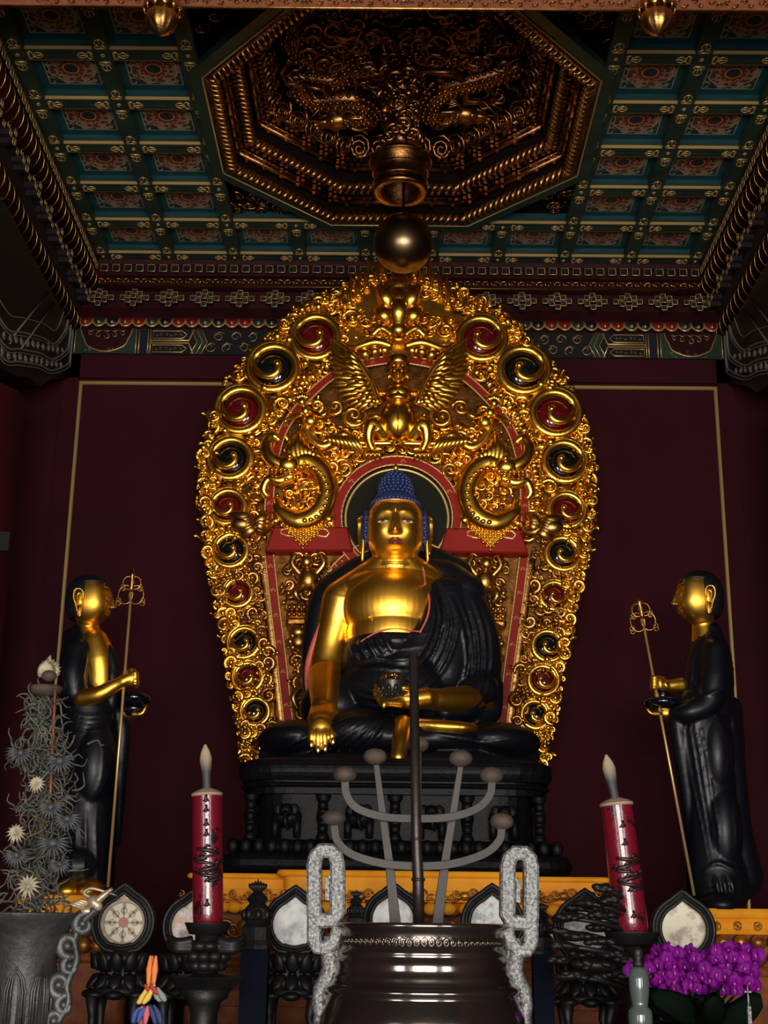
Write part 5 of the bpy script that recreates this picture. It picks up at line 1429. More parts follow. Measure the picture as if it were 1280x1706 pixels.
rbod = sk.build('body', 'goldskin', rd_); remesh(rbod, .009, 2); face_parts(rbod, surf, hr_, 34*U1, 43*U1, lipm='goldskin')
ear(rbod, (hc.x+.045, hc.y-35.5*U1, hc.z-.04), 46*U1, 1, az)
hair_cap(rbod, hc, 34*U1, 36*U1, 43*U1, az)
rs = Sculpt()
rs.L([A_(1183, 1055, .0), A_(1182, 1085, .0), A_(1180, 1130, .0), A_(1178, 1190, .0)], [22*U1, 35*U1, 41*U1, 44*U1], 20)
rs.L([A_(1192, 1085, -.12), A_(1190, 1130, -.16), A_(1180, 1170, -.17), A_(1150, 1186, -.18), A_(1126, 1188, -.14)], [22*U1, 24*U1, 22*U1, 18*U1, 12*U1], 16)
rs.L([A_(1160, 1180, -.05), A_(1172, 1250, -.02), A_(1185, 1340, 0), A_(1190, 1420, 0), A_(1198, 1475, 0)], [40*U1, 46*U1, 43*U1, 45*U1, 52*U1], 22)
rs.L([A_(1205, 1200, .02), A_(1214, 1280, .02), A_(1222, 1380, .02), A_(1235, 1462, .02)], [28*U1, 28*U1, 30*U1, 36*U1], 18)
rs.L([A_(1127, 1190, -.12), A_(1134, 1240, -.10), A_(1146, 1320, -.05), A_(1155, 1400, 0), A_(1160, 1465, 0)], [12*U1, 14*U1, 13*U1, 12*U1, 14*U1], 12)
rs.L([A_(1215, 1180, .1), A_(1222, 1250, .12)], [22*U1, 20*U1], 12)
rs.E(A_(1190, 1250, -.08), (30*U1, .17, 75*U1)); rs.E(A_(1203, 1380, -.08), (30*U1, .16, 75*U1))
def fa(p, r): fold(rs, rs, WA(*p), [r*.3*U1, r*U1, r*U1, r*.3*U1], .0)
for k in range(4): fa([(1128+8*k, 1195), (1140+9*k, 1270), (1156+8*k, 1350), (1172+6*k, 1440)], 2.4)
fa([(1160, 1062), (1150, 1100), (1146, 1150), (1150, 1180)], 3); fa([(1172, 1064), (1162, 1100), (1158, 1150), (1164, 1178)], 2.4)
fa([(1150, 1170), (1175, 1165), (1200, 1150), (1212, 1130)], 2.6); fa([(1215, 1070), (1218, 1120), (1216, 1180), (1218, 1240)], 3)
fa([(1180, 1200), (1205, 1250), (1200, 1290), (1208, 1330)], 2); fa([(1222, 1280), (1212, 1340), (1214, 1400), (1220, 1450)], 2.4); fa([(1165, 1452), (1185, 1440), (1215, 1452), (1240, 1450)], 3)
for k in range(3): fa([(1180+12*k, 1462), (1183+12*k, 1475), (1186+12*k, 1488), (1190+12*k, 1496)], 4)
r_ = rs.build('robe', 'robe', rd_); remesh(r_, .0105, 2)
mb = MB(); mb.lathe([(.15, -.06), (.14, 0), (.07, .05), (.01, .06)], A_(1195, 1500, -.12), 16, sy=1.6); mb.build('foot', 'robe', rd_)
bw = thing('monk_bowl', 'flat glossy black bowl held by the right standing statue', 'bowl', A_(1105, 1175))
mb = MB(); q = A_(1105, 1172, -.06); mb.lathe([(8*U1, -12*U1), (20*U1, -10*U1), (31*U1, -4*U1), (33*U1, 1*U1), (30*U1, 6*U1), (24*U1, 8*U1), (10*U1, 8*U1)], q, 36); mb.build('bowl_body', 'bowlblack', bw)
mb = MB(); mb.lathe([(12*U1, 8*U1), (10*U1, 14*U1), (11*U1, 22*U1), (4*U1, 23*U1)], q, 20); mb.build('inner_jar', 'bowlblack', bw)
staff('slender gilt ringed staff leaning in the hand of the right standing statue', Y1-.12, (1063, 989), (1157, 1492), 1)
# their gilded bases
MT['altar'] = mat('orange_gilt_paint', (.95, .40, .02), .5, .0, (.80, .29, .012), 5, .06, 40, spec=.1)
MT['altarcarve'] = mat('deep_gilt_carving', (.50, .22, .04), .4, .7, (.22, .08, .02), 14, .2, 50)
MT['altarlow'] = mat('reddish_gilt_paint', (.30, .085, .02), .5, .0, (.12, .032, .012), 9, .1, 30, spec=.15)
for (cx_, ty, lab, hw) in ((140, 1478, 'orange gilded carved base under the left standing statue', .36), (1240, 1500, 'orange gilded carved base under the right standing statue', .42)):
    c = at(cx_, ty, Y1); t_ = thing('lotus_pedestal', lab, 'pedestal', (c.x, c.y, 0))
    z = c.z-.06
    mb = MB(); mb.xf = M4.Translation((c.x, 0, 0))
    slab(mb, z-.06, z, hw, .34, .06, .01, yc=Y1); slab(mb, z-.16, z-.06, hw-.04, .30, .06, .02, yc=Y1); mb.xf = None
    mb.build('top_board', 'altar', t_)
    mb = MB()
    for k in range(5):
        for s_ in (-1, 1): curl(mb, (c.x+(k-2)*hw*.32, Y1-.315, z-.11), .028, 1.3, k, s_, .3, 12, 5, .2)
    mb.build('carved_frieze', 'altarcarve', t_)
    mb = MB()
    for k in range(7): mb.ell((c.x+(k-3)*hw*.27, Y1-.29, z-.21), (.055, .05, .05), 12, 8)
    for k in range(7): mb.ell((c.x+(k-3)*hw*.25, Y1-.29, z-.31), (.05, .04, .05), 12, 8)
    mb.build('lotus_petals', 'altarcarve', t_)
    mb = MB(); mb.xf = M4.Translation((c.x, 0, 0)); slab(mb, z-.26, z-.16, hw-.09, .25, .06, .0, yc=Y1); slab(mb, z-.42, z-.36, hw-.02, .32, .06, .02, yc=Y1); slab(mb, z-.36, z-.26, hw-.1, .24, .05, 0, yc=Y1); slab(mb, 0, z-.42, hw+.03, .36, .06, 0, yc=Y1); mb.xf = None
    mb.build('base_body', 'altarlow', t_)
# ================================================================ altar table, burner, candles, offerings
YA = 8.05; UA = ppm(660, 1480, YA)
za = lambda py, y=YA: at(660, py, y).z
al = thing('altar_table', 'long orange gilded carved altar table in front of the black pedestal', 'altar table', (0, YA+.3, 0))
xl, xr = at(322, 1470, YA).x, at(1008, 1470, YA).x; xm = (xl+xr)/2; hwA = (xr-xl)/2
def tier(mb, py0, py1, dx, dy, bulge=0, r=.05): mb.xf = M4.Translation((xm, 0, 0)); slab(mb, za(py1), za(py0), hwA+dx, .42+dy, r, bulge, yc=YA+.42); mb.xf = None
def tier2(mb, py0, py1, dx, dy, bulge=0, r=.05):
    a, b = at(472, 1470, YA-.12).x, at(880, 1470, YA-.12).x
    mb.xf = M4.Translation(((a+b)/2, 0, 0)); slab(mb, za(py1, YA-.12), za(py0, YA-.12), (b-a)/2+dx, .12+dy, r, bulge, yc=YA+.0); mb.xf = None
mb = MB(); tier(mb, 1458, 1467, .03, .02, .01); tier(mb, 1467, 1484, 0, 0, 0); tier2(mb, 1451, 1462, .03, .02, .01); tier2(mb, 1462, 1484, 0, 0); mb.build('tabletop', 'altar', al)
mb = MB(); tier(mb, 1484, 1502, -.03, -.02, 0); tier2(mb, 1484, 1502, -.03, -.02, 0); mb.build('frieze', 'altar', al)
for px in (345, 430, 520, 600, 690, 775, 860, 940, 985):
    mb = MB(); c = at(px, 1493, YA-.02-(.10 if 480 < px < 870 else 0))
    mb.ell(c, (.035, .02, .025), 10, 8)
    for s_ in (-1, 1):
        for k in range(3): curl(mb, c+V3((s_*(.045+.05*k), -.005, .012*(-1)**k)), .028-.004*k, 1.3, k, s_, .3, 14, 5, .3)
        mb.tube(bez([c+V3((s_*.03, 0, -.02)), c+V3((s_*.10, -.01, -.03)), c+V3((s_*.17, 0, .005))], 5), lerpr([.006, .011, .001], 11), 5)
    mb.build('frieze_carving', 'altarcarve', al)
mb = MB()
tier(mb, 1502, 1508, .0, .0, .01)
for k in range(34): mb.ell((xl+(k+.5)*(xr-xl)/34, YA-.01, za(1514)), (.045, .04, .035), 10, 8)
for k in range(18): mb.ell((at(472, 1470, YA-.12).x+(k+.5)*.098, YA-.13, za(1514)), (.045, .04, .035), 10, 8)
mb.build('lotus_moulding', 'altar', al)
mb = MB(); tier(mb, 1522, 1600, -.12, -.10, 0); tier(mb, 1600, 1616, -.03, -.03, .01); tier(mb, 1616, 1640, -.08, -.06, 0); tier(mb, 1640, 1652, .0, .0, .01); tier(mb, 1652, 1680, -.04, -.03); mb.build('waist', 'altarlow', al)
mb = MB()
for k in range(13):
    c = V3((xl+.12+k*(xr-xl-.24)/12, YA+.08, za(1560)))
    for s_ in (-1, 1): curl(mb, c+V3((s_*.06, 0, .03)), .055, 1.4, k, s_, .26, 16, 6, .3)
    mb.ell(c, (.05, .03, .09), 10, 8)
for k in range(28):
    x = xl+.1+k*(xr-xl-.2)/27; z = za(1628); q = .035
    mb.tube([(x-q, YA+.05, z-q), (x-q, YA+.05, z+q), (x+q, YA+.05, z+q), (x+q, YA+.05, z-q*.3), (x-q*.2, YA+.05, z-q*.3)], .006, 4)
mb.build('waist_carving', 'altarcarve', al)
mb = MB(); mb.xf = M4.Translation((xm, 0, 0)); slab(mb, 0, za(1680), hwA+.02, .44, .05, 0, yc=YA+.42); mb.xf = None; mb.build('base', 'altarlow', al)
# ---- materials of the metal things
MT['iron'] = mat('dark_cast_bronze', (.014, .0135, .014), .5, .4, (.008, .008, .0085), 10, .25, 40)
MT['pewter'] = mat('grey_weathered_bronze', (.085, .087, .085), .5, .6, (.035, .036, .036), 9, .35, 40)
MT['silver'] = mat('rubbed_pale_metal', (.42, .43, .42), .40, .7, (.09, .092, .092), 110, .7, 120)
MT['burner'] = mat('polished_dark_bronze', (.20, .165, .145), .15, .95, (.10, .075, .065), 3, .03, 30)
MT['flatiron'] = mat('dusty_steel_bar', (.024, .020, .018), .55, .4, (.013, .011, .0105), 9, .2, 30)
MT['knob'] = mat('dusty_bronze_knob', (.065, .040, .024), .75, .0, (.026, .018, .014), 12, .3, 40)
MT['navycloth'] = mat('navy_cloth', (.0025, .004, .011), .8, 0, spec=.1)
# low front altar carrying the offerings (below the photo's edge) with a dark blue cloth
oa = thing('offering_table', 'dark blue cloth covered offering table in front of the altar table', 'table', (0, 6.7, 0))
MB().box((0, 6.75, 1.085), (4.9, 1.3, .05), bev=.015).build('tabletop', 'darkwood', oa)
mb = MB(); P = []; n_ = 220
for i in range(n_+1):
    x = -2.45+4.9*i/n_; P += [(x, 6.095+.018*math.sin(i*.9), 1.06), (x, 6.07+.03*math.sin(i*.9), .08)]
mb.put(P, [(2*i, 2*i+1, 2*i+3, 2*i+2) for i in range(n_)]); mb.build('blue_cloth', 'navycloth', oa)
for sx in (-1, 1):
    for y in (6.25, 7.25): MB().box((sx*2.2, y, .53), (.1, .1, 1.06)).build('leg', 'darkwood', oa)
TZ = 1.11
# ---- round medallions on lotus stands
def disc_mat(name, kind, a, b, c):
    t = NT(name); tc = t.node('ShaderNodeTexCoord').outputs['Object']; sp = t.node('ShaderNodeSeparateXYZ'); t.l.new(tc, sp.inputs[0])
    x, z = sp.outputs[0], sp.outputs[2]; r = t.math('SQRT', t.math('ADD', t.math('MULTIPLY', x, x), t.math('MULTIPLY', z, z))); an = t.math('ARCTAN2', z, x)
    if kind == 'wheel':
        R = .15; v = t.math('DIVIDE', r, R)
        nz = t.noise(60, 3, .6, tc); base = t.mix(t.math('GREATER_THAN', nz, .5), a, b)
        spk = t.math('LESS_THAN', t.math('ABSOLUTE', t.math('SINE', t.math('MULTIPLY', an, 4))), .38)
        ins = t.math('LESS_THAN', v, .62); col = t.mix(ins, base, t.mix(spk, a, c))
        for q, w_ in ((.62, .03), (.70, .012), (.90, .02)): col = t.mix(t.math('LESS_THAN', t.math('ABSOLUTE', t.math('SUBTRACT', v, q)), w_), col, c)
        col = t.mix(t.math('LESS_THAN', v, .16), col, (.35, .10, .05))
    else:
        n1 = t.noise(9, 6, .65, tc); col = t.ramp(n1, [(.42, a), (.50, b), (.60, c)])
    t.l.new(col, t.p.inputs['Base Color']); t.p.inputs['Roughness'].default_value = .4
    return t.m
DM = [disc_mat('wheel_disc_painting', 'wheel', (.55, .50, .36), (.40, .30, .17), (.22, .15, .09)),
      disc_mat('pink_disc_painting', 'cloud', (.50, .30, .22), (.62, .56, .5), (.2, .10, .08)),
      disc_mat('pale_disc_painting', 'cloud', (.62, .64, .62), (.50, .53, .52), (.22, .24, .24)),
      disc_mat('white_disc_painting', 'cloud', (.70, .70, .66), (.55, .54, .5), (.32, .30, .27)),
      disc_mat('mottled_disc_painting', 'cloud', (.18, .19, .19), (.52, .55, .54), (.36, .22, .14)),
      disc_mat('rusty_disc_painting', 'cloud', (.16, .17, .17), (.55, .57, .54), (.38, .20, .11)),
      disc_mat('cream_disc_painting', 'cloud', (.58, .54, .38), (.55, .50, .34), (.24, .17, .12))]
def onion(r, n=48):
    P = []
    for i in range(n):
        a = PI/2+2*PI*i/n; q = abs(((a-PI/2+PI) % (2*PI))-PI)
        k = 1+.22*max(0, 1-q/.45)**1.6
        if q > 2.7: k *= .94
        P.append((r*k*math.cos(a), r*k*math.sin(a)))
    return P
DS = [(207, 1537, 45, 'painted wheel medallion of eight petals in a black onion-shaped frame beside the grey vase'),
      (322, 1543, 42, 'medallion partly hidden behind the straight red candle'),
      (492, 1540, 44, 'cloudy pale medallion just left of the incense burner'),
      (655, 1532, 42, 'white medallion half hidden behind the middle of the incense burner'),
      (820, 1537, 44, 'mottled medallion behind the right handle of the incense burner'),
      (975, 1548, 46, 'mottled rust and grey medallion behind the dark bronze foliage left of the leaning red candle'),
      (1137, 1548, 45, 'cream medallion with brown figures above the purple orchids')]
YD = 6.7
for i, (px, py, rp, lab) in enumerate(DS):
    u = ppm(px, py, YD); c = at(px, py, YD); r = rp*u
    t_ = thing('framed_medallion', lab, 'medallion', (c.x, YD, TZ), 'medallions on lotus stands')
    O = onion(r*1.16); I = onion(r*.86); n = len(O)
    mb = MB(); V = [(c.x+x, YD-.03, c.z+z) for x, z in O]+[(c.x+x, YD-.045, c.z+z) for x, z in I]+[(c.x+x, YD+.03, c.z+z) for x, z in O]+[(c.x+x, YD-.0, c.z+z) for x, z in I]
    F = []
    for k in range(n):
        j = (k+1) % n; F += [(k, j, n+j, n+k), (2*n+k, 2*n+j, j, k), (n+k, n+j, 3*n+j, 3*n+k)]
    F.append(tuple(range(2*n, 3*n))); mb.put(V, F, False)
    mb.tube([(c.x+x*1.0, YD-.035, c.z+z*1.0) for x, z in onion(r*1.12)], .011, 6, closed=True)
    mb.tube([(c.x+x*1.0, YD-.045, c.z+z*1.0) for x, z in onion(r*.88)], .009, 6, closed=True)
    fr = mb.build('frame', 'iron', t_)
    mb = MB(); mb.local = True
    mb.prism([(x, z) for x, z in onion(r*.87)], -.012, .012)
    if i == 0:
        for k in range(8):
            a = k*PI/4; mb.ell((r*.42*math.cos(a), -.014, r*.42*math.sin(a)), (r*.13, .008, r*.13), 10, 6)
    d = mb.build('painted_disc', DM[i], t_); d.matrix_parent_inverse = M4.Identity(4); d.location = (0, -.005, c.z-TZ)
    mb = MB(); zb = c.z-r*1.12
    mb.lathe([(.02, zb-.15), (.11, zb-.15), (.135, zb-.11), (.075, zb-.07), (.12, zb-.03), (.135, zb), (.02, zb+.02)], (c.x, YD, 0), 96, lobes=12, lamp=.07)
    for k in range(12):
        a = 2*PI*k/12; dr = V3((math.cos(a), math.sin(a), 0)); q0 = V3((c.x, YD, zb)); mb.tube([q0+dr*.08-V3((0, 0, .075)), q0+dr*.13-V3((0, 0, .05)), q0+dr*.135-V3((0, 0, .01)), q0+dr*.15+V3((0, 0, .012))], [.014, .034, .026, .003], 8, ref=dr, flat=(1, .5)); mb.tube([q0+dr*.08-V3((0, 0, .085)), q0+dr*.12-V3((0, 0, .10)), q0+dr*.145-V3((0, 0, .135)), q0+dr*.16-V3((0, 0, .15))], [.014, .034, .026, .003], 8, ref=dr, flat=(1, .5))
    mb.build('lotus_base', 'iron', t_)
    mb = MB(); mb.lathe([(.14, zb-.18), (.15, zb-.15), (.02, zb-.14)], (c.x, YD, 0), 8)
    for k in range(8): a = 2*PI*k/8; mb.ell((c.x+.135*math.cos(a), YD+.135*math.sin(a), zb-.175), (.045, .045, .022), 8, 6)
    mb.build('petal_rim', 'iron', t_)
    for k in range(4):
        a = PI/4+k*PI/2; x, y = c.x+.13*math.cos(a), YD+.13*math.sin(a); mb = MB(); h = zb-.17-TZ
        mb.tube([(x, y, TZ), (x+.012*math.cos(a), y, TZ+h*.2), (x-.01, y, TZ+h*.5), (x+.02*math.cos(a), y+.02*math.sin(a), zb-.17)], [.026, .018, .02, .034], 8, ref=(0, 1, 0))
        mb.build('leg', 'iron', t_)
# ---- dark carved posts with flame finials between them
def post(px, py, lab, Y=6.35, sc_=1.0):
    u = ppm(px, 1500, Y)*sc_; c = at(px, py, Y); t_ = thing('carved_post', lab, 'ornament post', (c.x, Y, TZ), 'dark posts with flame finials')
    mb = MB()
    for k in range(-3, 4): mb.tube(bez([c+V3((0, 0, -8*u)), c+V3((k*4*u, -.01, 2*u)), c+V3((k*4.6*u, 0, (13-2.6*abs(k))*u))], 4), lerpr([4*u, 4*u, .5*u], 9), 6)
    mb.build('flame_finial', 'iron', t_)
    mb = MB(); z = c.z
    mb.lathe([(3*u, z-4*u), (14*u, z-14*u), (18*u, z-20*u), (13*u, z-26*u), (20*u, z-34*u), (23*u, z-50*u), (18*u, z-58*u), (25*u, z-64*u), (25*u, z-84*u), (28*u, z-92*u), (28*u, z-98*u)], (c.x, Y, 0), 8, smooth=False)
    for k in range(8): a = 2*PI*k/8+.2; mb.ell((c.x+21*u*math.cos(a), Y+21*u*math.sin(a), z-44*u), (6*u, 6*u, 9*u), 8, 6)
    mb.build('carved_head', 'iron', t_)
    mb = MB(); mb.box((c.x, Y, (z-98*u+TZ)/2), (44*u, 44*u, z-98*u-TZ)); mb.build('block', 'navycloth', t_)
post(430, 1478, 'black carved post with a flame finial right of the straight red candle')
post(594, 1490, 'black post with a flame finial seen through the left side of the candelabrum', 6.5, .6)
post(902, 1512, 'small black post with a flame finial right of the incense burner', 6.4, .75)
# ---- candles
t = NT('red_candle_wax'); n1 = t.noise(7, 6, .7); n2 = t.noise(22, 4, .7)
msk = t.math('GREATER_THAN', t.math('ADD', t.math('MULTIPLY', n1, .7), t.math('MULTIPLY', n2, .3)), .56)
t.l.new(t.mix(msk, (.14, .005, .014), (.018, .005, .007)), t.p.inputs['Base Color']); t.p.inputs['Roughness'].default_value = .28; t.bump(n2, .35, .01); t.p.inputs['Coat Weight'].default_value = .5
MT['wax'] = t.m
MT['waxtop'] = mat('dusty_candle_top', (.30, .22, .15), .7)
MT['inkblack'] = mat('black_relief_painting', (.02, .006, .008), .4)
tf = NT('dusty_flame_tip'); tcz = tf.node('ShaderNodeTexCoord').outputs['Generated']; spz = tf.node('ShaderNodeSeparateXYZ'); tf.l.new(tcz, spz.inputs[0])
tf.l.new(tf.ramp(spz.outputs[2], [(.45, (.030, .030, .032)), (.80, (.34, .25, .16))]), tf.p.inputs['Base Color']); tf.p.inputs['Roughness'].default_value = .6
MT['flame'] = tf.m
def candle(lab, top, bot, rp, Y, ftip, slots):
    a, b = at(*top, Y), at(*bot, Y); u = ppm(*top, Y); r = rp*u; d = (a-b).normalized()
    t_ = thing('red_candle', lab, 'candle', b)
    mb = MB(); L_ = (a-b).length; n = 16
    P = [b+d*(L_*i/n) for i in range(n+1)]; mb.tube([b-d*.02]+P+[a+d*.004], [r*.82]+[r*.97]+[r]*(n-1)+[r, r*1.0], 36)
    mb.build('wax_body', 'wax', t_)
    mb = MB(); mb.lathe([(r*1.03, -.012), (r*1.04, 0), (r*.8, .010), (r*.3, .022), (.005, .026)], a, 36, axis=d); mb.build('top_cap', 'waxtop', t_)
    f = at(*ftip, Y); dd = (f-a); mb = MB()
    B = bez([a, a+dd*.35, a+dd*.62, a+dd*.82, f], 6); mb.tube(B, lerpr([r*.30, r*.27, r*.36, r*.42, r*.30, .004], len(B)), 14, flat=(1, .7)); mb.build('wooden_flame', 'flame', t_)
    # relief painting: a coiling dragon and characters
    mb = MB(); s_ = d.cross(V3((0, -1, 0))).normalized()
    def on(v, ang, o=.002): return b+d*(L_*v)+s_*((r+o)*math.sin(ang))+V3((0, -1, 0))*((r+o)*math.cos(ang))
    Q = [on(.30+.26*i/40, .75*math.sin(i*.42)+.1) for i in range(41)]; mb.tube(Q, [.004+.006*abs(math.sin(i*.3)) for i in range(41)], 5, ref=d)
    for k in range(14):
        v = .30+.02*k; an = .75*math.sin(k*1.2)+random.uniform(-.3, .3)
        mb.tube([on(v, an), on(v+.02, an+.25), on(v+.015, an+.5)], [.004, .008, .002], 5, ref=d)
    for v in slots:
        for k in range(3): mb.tube([on(v+.012*k, -.15+.1*k), on(v+.012*k+.006, .05), on(v+.012*k, .28-.06*k)], [.003, .006, .002], 5, ref=d)
        mb.tube([on(v-.01, .05), on(v+.05, .08)], [.004, .006], 5, ref=d)
    mb.build('painted_relief', 'inkblack', t_)
    return t_, a, b, r, u
YCn = 5.9
_, a, b, r, u = candle('straight red candle with dark painted dragon on the left side', (345, 1322), (347, 1535), 25, YCn, (342, 1240), (.12, .66, .74, .85, .93))
cs = thing('candle_stand', 'black candle stand with lotus cup and dish under the straight red candle', 'candle stand', (b.x, YCn, TZ))
mb = MB(); z = b.z
mb.lathe([(12*u, z-22*u), (30*u, z-20*u), (37*u, z-4*u), (38*u, z-2*u), (36*u, z-3*u), (28*u, z-8*u), (4*u, z-8*u)], (b.x, YCn, 0), 40); mb.build('dish', 'iron', cs)
mb = MB()
for k in range(10): a_2 = 2*PI*k/10; mb.ell((b.x+26*u*math.cos(a_2), YCn+26*u*math.sin(a_2), z-38*u), (14*u, 14*u, 9*u), 12, 8)
for k in range(10): a_2 = 2*PI*k/10+.3; mb.ell((b.x+28*u*math.cos(a_2), YCn+28*u*math.sin(a_2), z-54*u), (12*u, 12*u, 9*u), 12, 8); mb.ell((b.x+22*u*math.cos(a_2), YCn+22*u*math.sin(a_2), z-68*u), (13*u, 13*u, 9*u), 12, 8)
for s_ in (-1, 1):
    for k in range(3): mb.tube(bez([(b.x+s_*20*u, YCn-.05, z-30*u-6*k*u), (b.x+s_*44*u, YCn-.06, z-34*u-4*k*u), (b.x+s_*62*u, YCn-.04, z-22*u-9*k*u)], 5), lerpr([8*u, 9*u, 3*u], 11), 8)
mb.lathe([(20*u, z-80*u), (20*u, z-20*u)], (b.x, YCn, 0), 20); mb.build('lotus_cup', 'iron', cs)
mb = MB(); mb.lathe([(44*u, z-104*u), (60*u, z-88*u), (62*u, z-84*u), (50*u, z-84*u), (20*u, z-80*u)], (b.x, YCn, 0), 4, smooth=False); mb.xf = None
P_ = [(26*u, TZ), (30*u, TZ+.03), (22*u, z-180*u), (22*u, z-140*u), (26*u, z-125*u), (44*u, z-104*u)] if z-180*u > TZ+.04 else [(30*u, TZ), (24*u, TZ+.05), (24*u, z-125*u), (44*u, z-104*u)]
mb.lathe(P_, (b.x, YCn, 0), 24); mb.build('vase_foot', 'iron', cs)
_, a, b, r, u = candle('leaning red candle with dark painted marks on the right side', (1027, 1338), (1053, 1550), 27, YCn, (1010, 1257), (.10, .30, .45, .66, .80))
cs = thing('candle_stand', 'black bronze stand of layered foliage with a flat dish under the leaning red candle', 'candle stand', (b.x, YCn, TZ))
mb = MB(); z = b.z
mb.lathe([(20*u, z-24*u), (40*u, z-20*u), (44*u, z-4*u), (46*u, z-2*u), (42*u, z-3*u), (36*u, z-10*u), (4*u, z-10*u)], (b.x, YCn, 0), 40); mb.lathe([(16*u, TZ), (14*u, z-24*u)], (b.x, YCn, 0), 16); mb.build('dish', 'iron', cs)
lv = []
for (x, y, w_, h_2) in ((945, 1528, 26, 8), (985, 1505, 30, 8), (960, 1512, 22, 7), (1000, 1545, 24, 8), (960, 1560, 30, 8), (1000, 1568, 26, 7), (940, 1575, 24, 7), (975, 1590, 30, 8), (1020, 1590, 30, 8), (935, 1600, 22, 8), (990, 1608, 40, 10), (1040, 1598, 26, 8), (1010, 1625, 34, 9), (950, 1625, 30, 9), (1000, 1525, 20, 7), (1005, 1480, 18, 7), (1010, 1500, 16, 9), (925, 1550, 16, 6)):
    mb = MB(); c = at(x, y, YCn-.05+random.uniform(-.1, .1))
    mb.ell(c, (w_*u, 16*u, h_2*u), 16, 8, M4.Rotation(random.uniform(-.25, .15), 3, 'Y'))
    for k in range(5): mb.ell(c+V3((random.uniform(-.8, .8)*w_*u, -12*u, random.uniform(-.4, .4)*h_2*u)), (9*u, 7*u, 5*u), 8, 6)
    mb.tube([c, c+V3(((b.x-c.x)*.5, .03, -.02)), V3((b.x, YCn, c.z-.06))], [4*u, 4*u, 5*u], 6); mb.build('foliage_cluster', 'iron', cs)
# ---- incense burner
YI = 4.6; c0 = at(704, 1545, YI); UI = ppm(704, 1545, YI); cx0 = c0.x
zi = lambda py: at(704, py, YI).z
ib = thing('incense_burner', 'large banded dark bronze incense burner with tall pale handles in the foreground', 'incense burner', (cx0, YI, .6))
mb = MB(); Rr = lambda p: p*UI*.985
mb.lathe([(Rr(60), .95), (Rr(120), zi(1850)), (Rr(160), zi(1760)), (Rr(172), zi(1708)), (Rr(170), zi(1692)), (Rr(166), zi(1680)), (Rr(160), zi(1662)), (Rr(158), zi(1656)), (Rr(163), zi(1652)), (Rr(163), zi(1646)), (Rr(156), zi(1640)), (Rr(150), zi(1632)), (Rr(151), zi(1628)), (Rr(147), zi(1622)), (Rr(145), zi(1610)), (Rr(147), zi(1598)), (Rr(141), zi(1594)), (Rr(143), zi(1589)), (Rr(143), zi(1584)), (Rr(138), zi(1580)), (Rr(137), zi(1558)), (Rr(139), zi(1552)), (Rr(146), zi(1546)), (Rr(147), zi(1540)), (Rr(143), zi(1538)), (Rr(134), zi(1542)), (Rr(130), zi(1560)), (Rr(5), zi(1562))], (cx0, YI, 0), 96)
mb.build('bowl', 'burner', ib)
mb = MB()
for k in range(72):
    a_2 = 2*PI*k/72; p = V3((cx0+Rr(138.0)*math.cos(a_2), YI+Rr(138.5)*math.sin(a_2), zi(1569))); tn = V3((-math.sin(a_2), math.cos(a_2), 0))
    Q = [p+tn*(.012*math.cos(i*.8)*(1-i/16))+V3((0, 0, .016*math.sin(i*.8)*(1-i/16))) for i in range(14)]
    mb.tube(Q, .0025, 4, ref=(math.cos(a_2), math.sin(a_2), 0))
mb.build('engraved_band', 'burner', ib)
MT['ash'] = mat('grey_incense_ash', (.20, .18, .16), .9, 0, (.14, .13, .12), 30, .6, 60)
mb = MB(); mb.lathe([(Rr(128), zi(1556)), (Rr(60), zi(1550)), (.01, zi(1548))], (cx0, YI, 0), 40); tag(mb.build('incense_ash', 'ash', ib), kind='stuff')
for k in range(3):
    a_2 = PI/2+2*PI*k/3; mb = MB(); mb.tube(bez([(cx0+.28*math.cos(a_2), YI+.28*math.sin(a_2), 1.05), (cx0+.34*math.cos(a_2), YI+.34*math.sin(a_2), .7), (cx0+.30*math.cos(a_2), YI+.30*math.sin(a_2), .3), (cx0+.34*math.cos(a_2), YI+.34*math.sin(a_2), .0)], 5), lerpr([.09, .07, .045, .06], 16), 12, ref=(0, 1, 0)); mb.build('leg', 'burner', ib)
IB = lambda x, y, dy=0: at(x, y, YI+dy)
for s_ in (-1, 1):
    M_ = (lambda x, y, dy=0: IB(x, y, dy)) if s_ < 0 else (lambda x, y, dy=0: V3((2*cx0-IB(x, y, dy).x, YI+dy, IB(x, y, dy).z)))
    mb = MB()
    def bar(pts, r, flat=(1, 1), closed=False): mb.tube([M_(*p) for p in pts], [q*UI for q in r] if isinstance(r, list) else r*UI, 4 if 0 else 8, flat=flat, closed=closed)
    loop = [(524, 1525), (524, 1440), (527, 1427), (536, 1418), (551, 1418), (560, 1427), (563, 1440), (563, 1522), (558, 1533), (530, 1534)]
    mb.strip([M_(*p) for p in loop], 25*UI, .075, closed=True, bev=.3)
    mb.strip([M_(552, 1462), M_(546, 1464), M_(546, 1500)], 8*UI, .06)
    mb.strip([M_(*p) for p in ((524, 1528), (524, 1566), (530, 1578), (545, 1580), (558, 1566), (562, 1550), (574, 1547))], [24*UI, 24*UI, 24*UI, 23*UI, 22*UI, 20*UI, 18*UI], .07, bev=.3)
    mb.build('handle_loop', 'silver', ib)
    mb = MB()
    bar([(550, 1560), (548, 1590), (552, 1612), (545, 1632), (533, 1648), (530, 1672), (536, 1690), (532, 1712)], [12, 14, 16, 15, 12, 11, 13, 12], (1, 1.3))
    bar([(560, 1575), (558, 1600), (560, 1620)], [8, 9, 6], (1, 1)); bar([(540, 1660), (550, 1665), (556, 1660)], [7, 6, 4])
    mb.build('handle_stem', 'silver', ib)
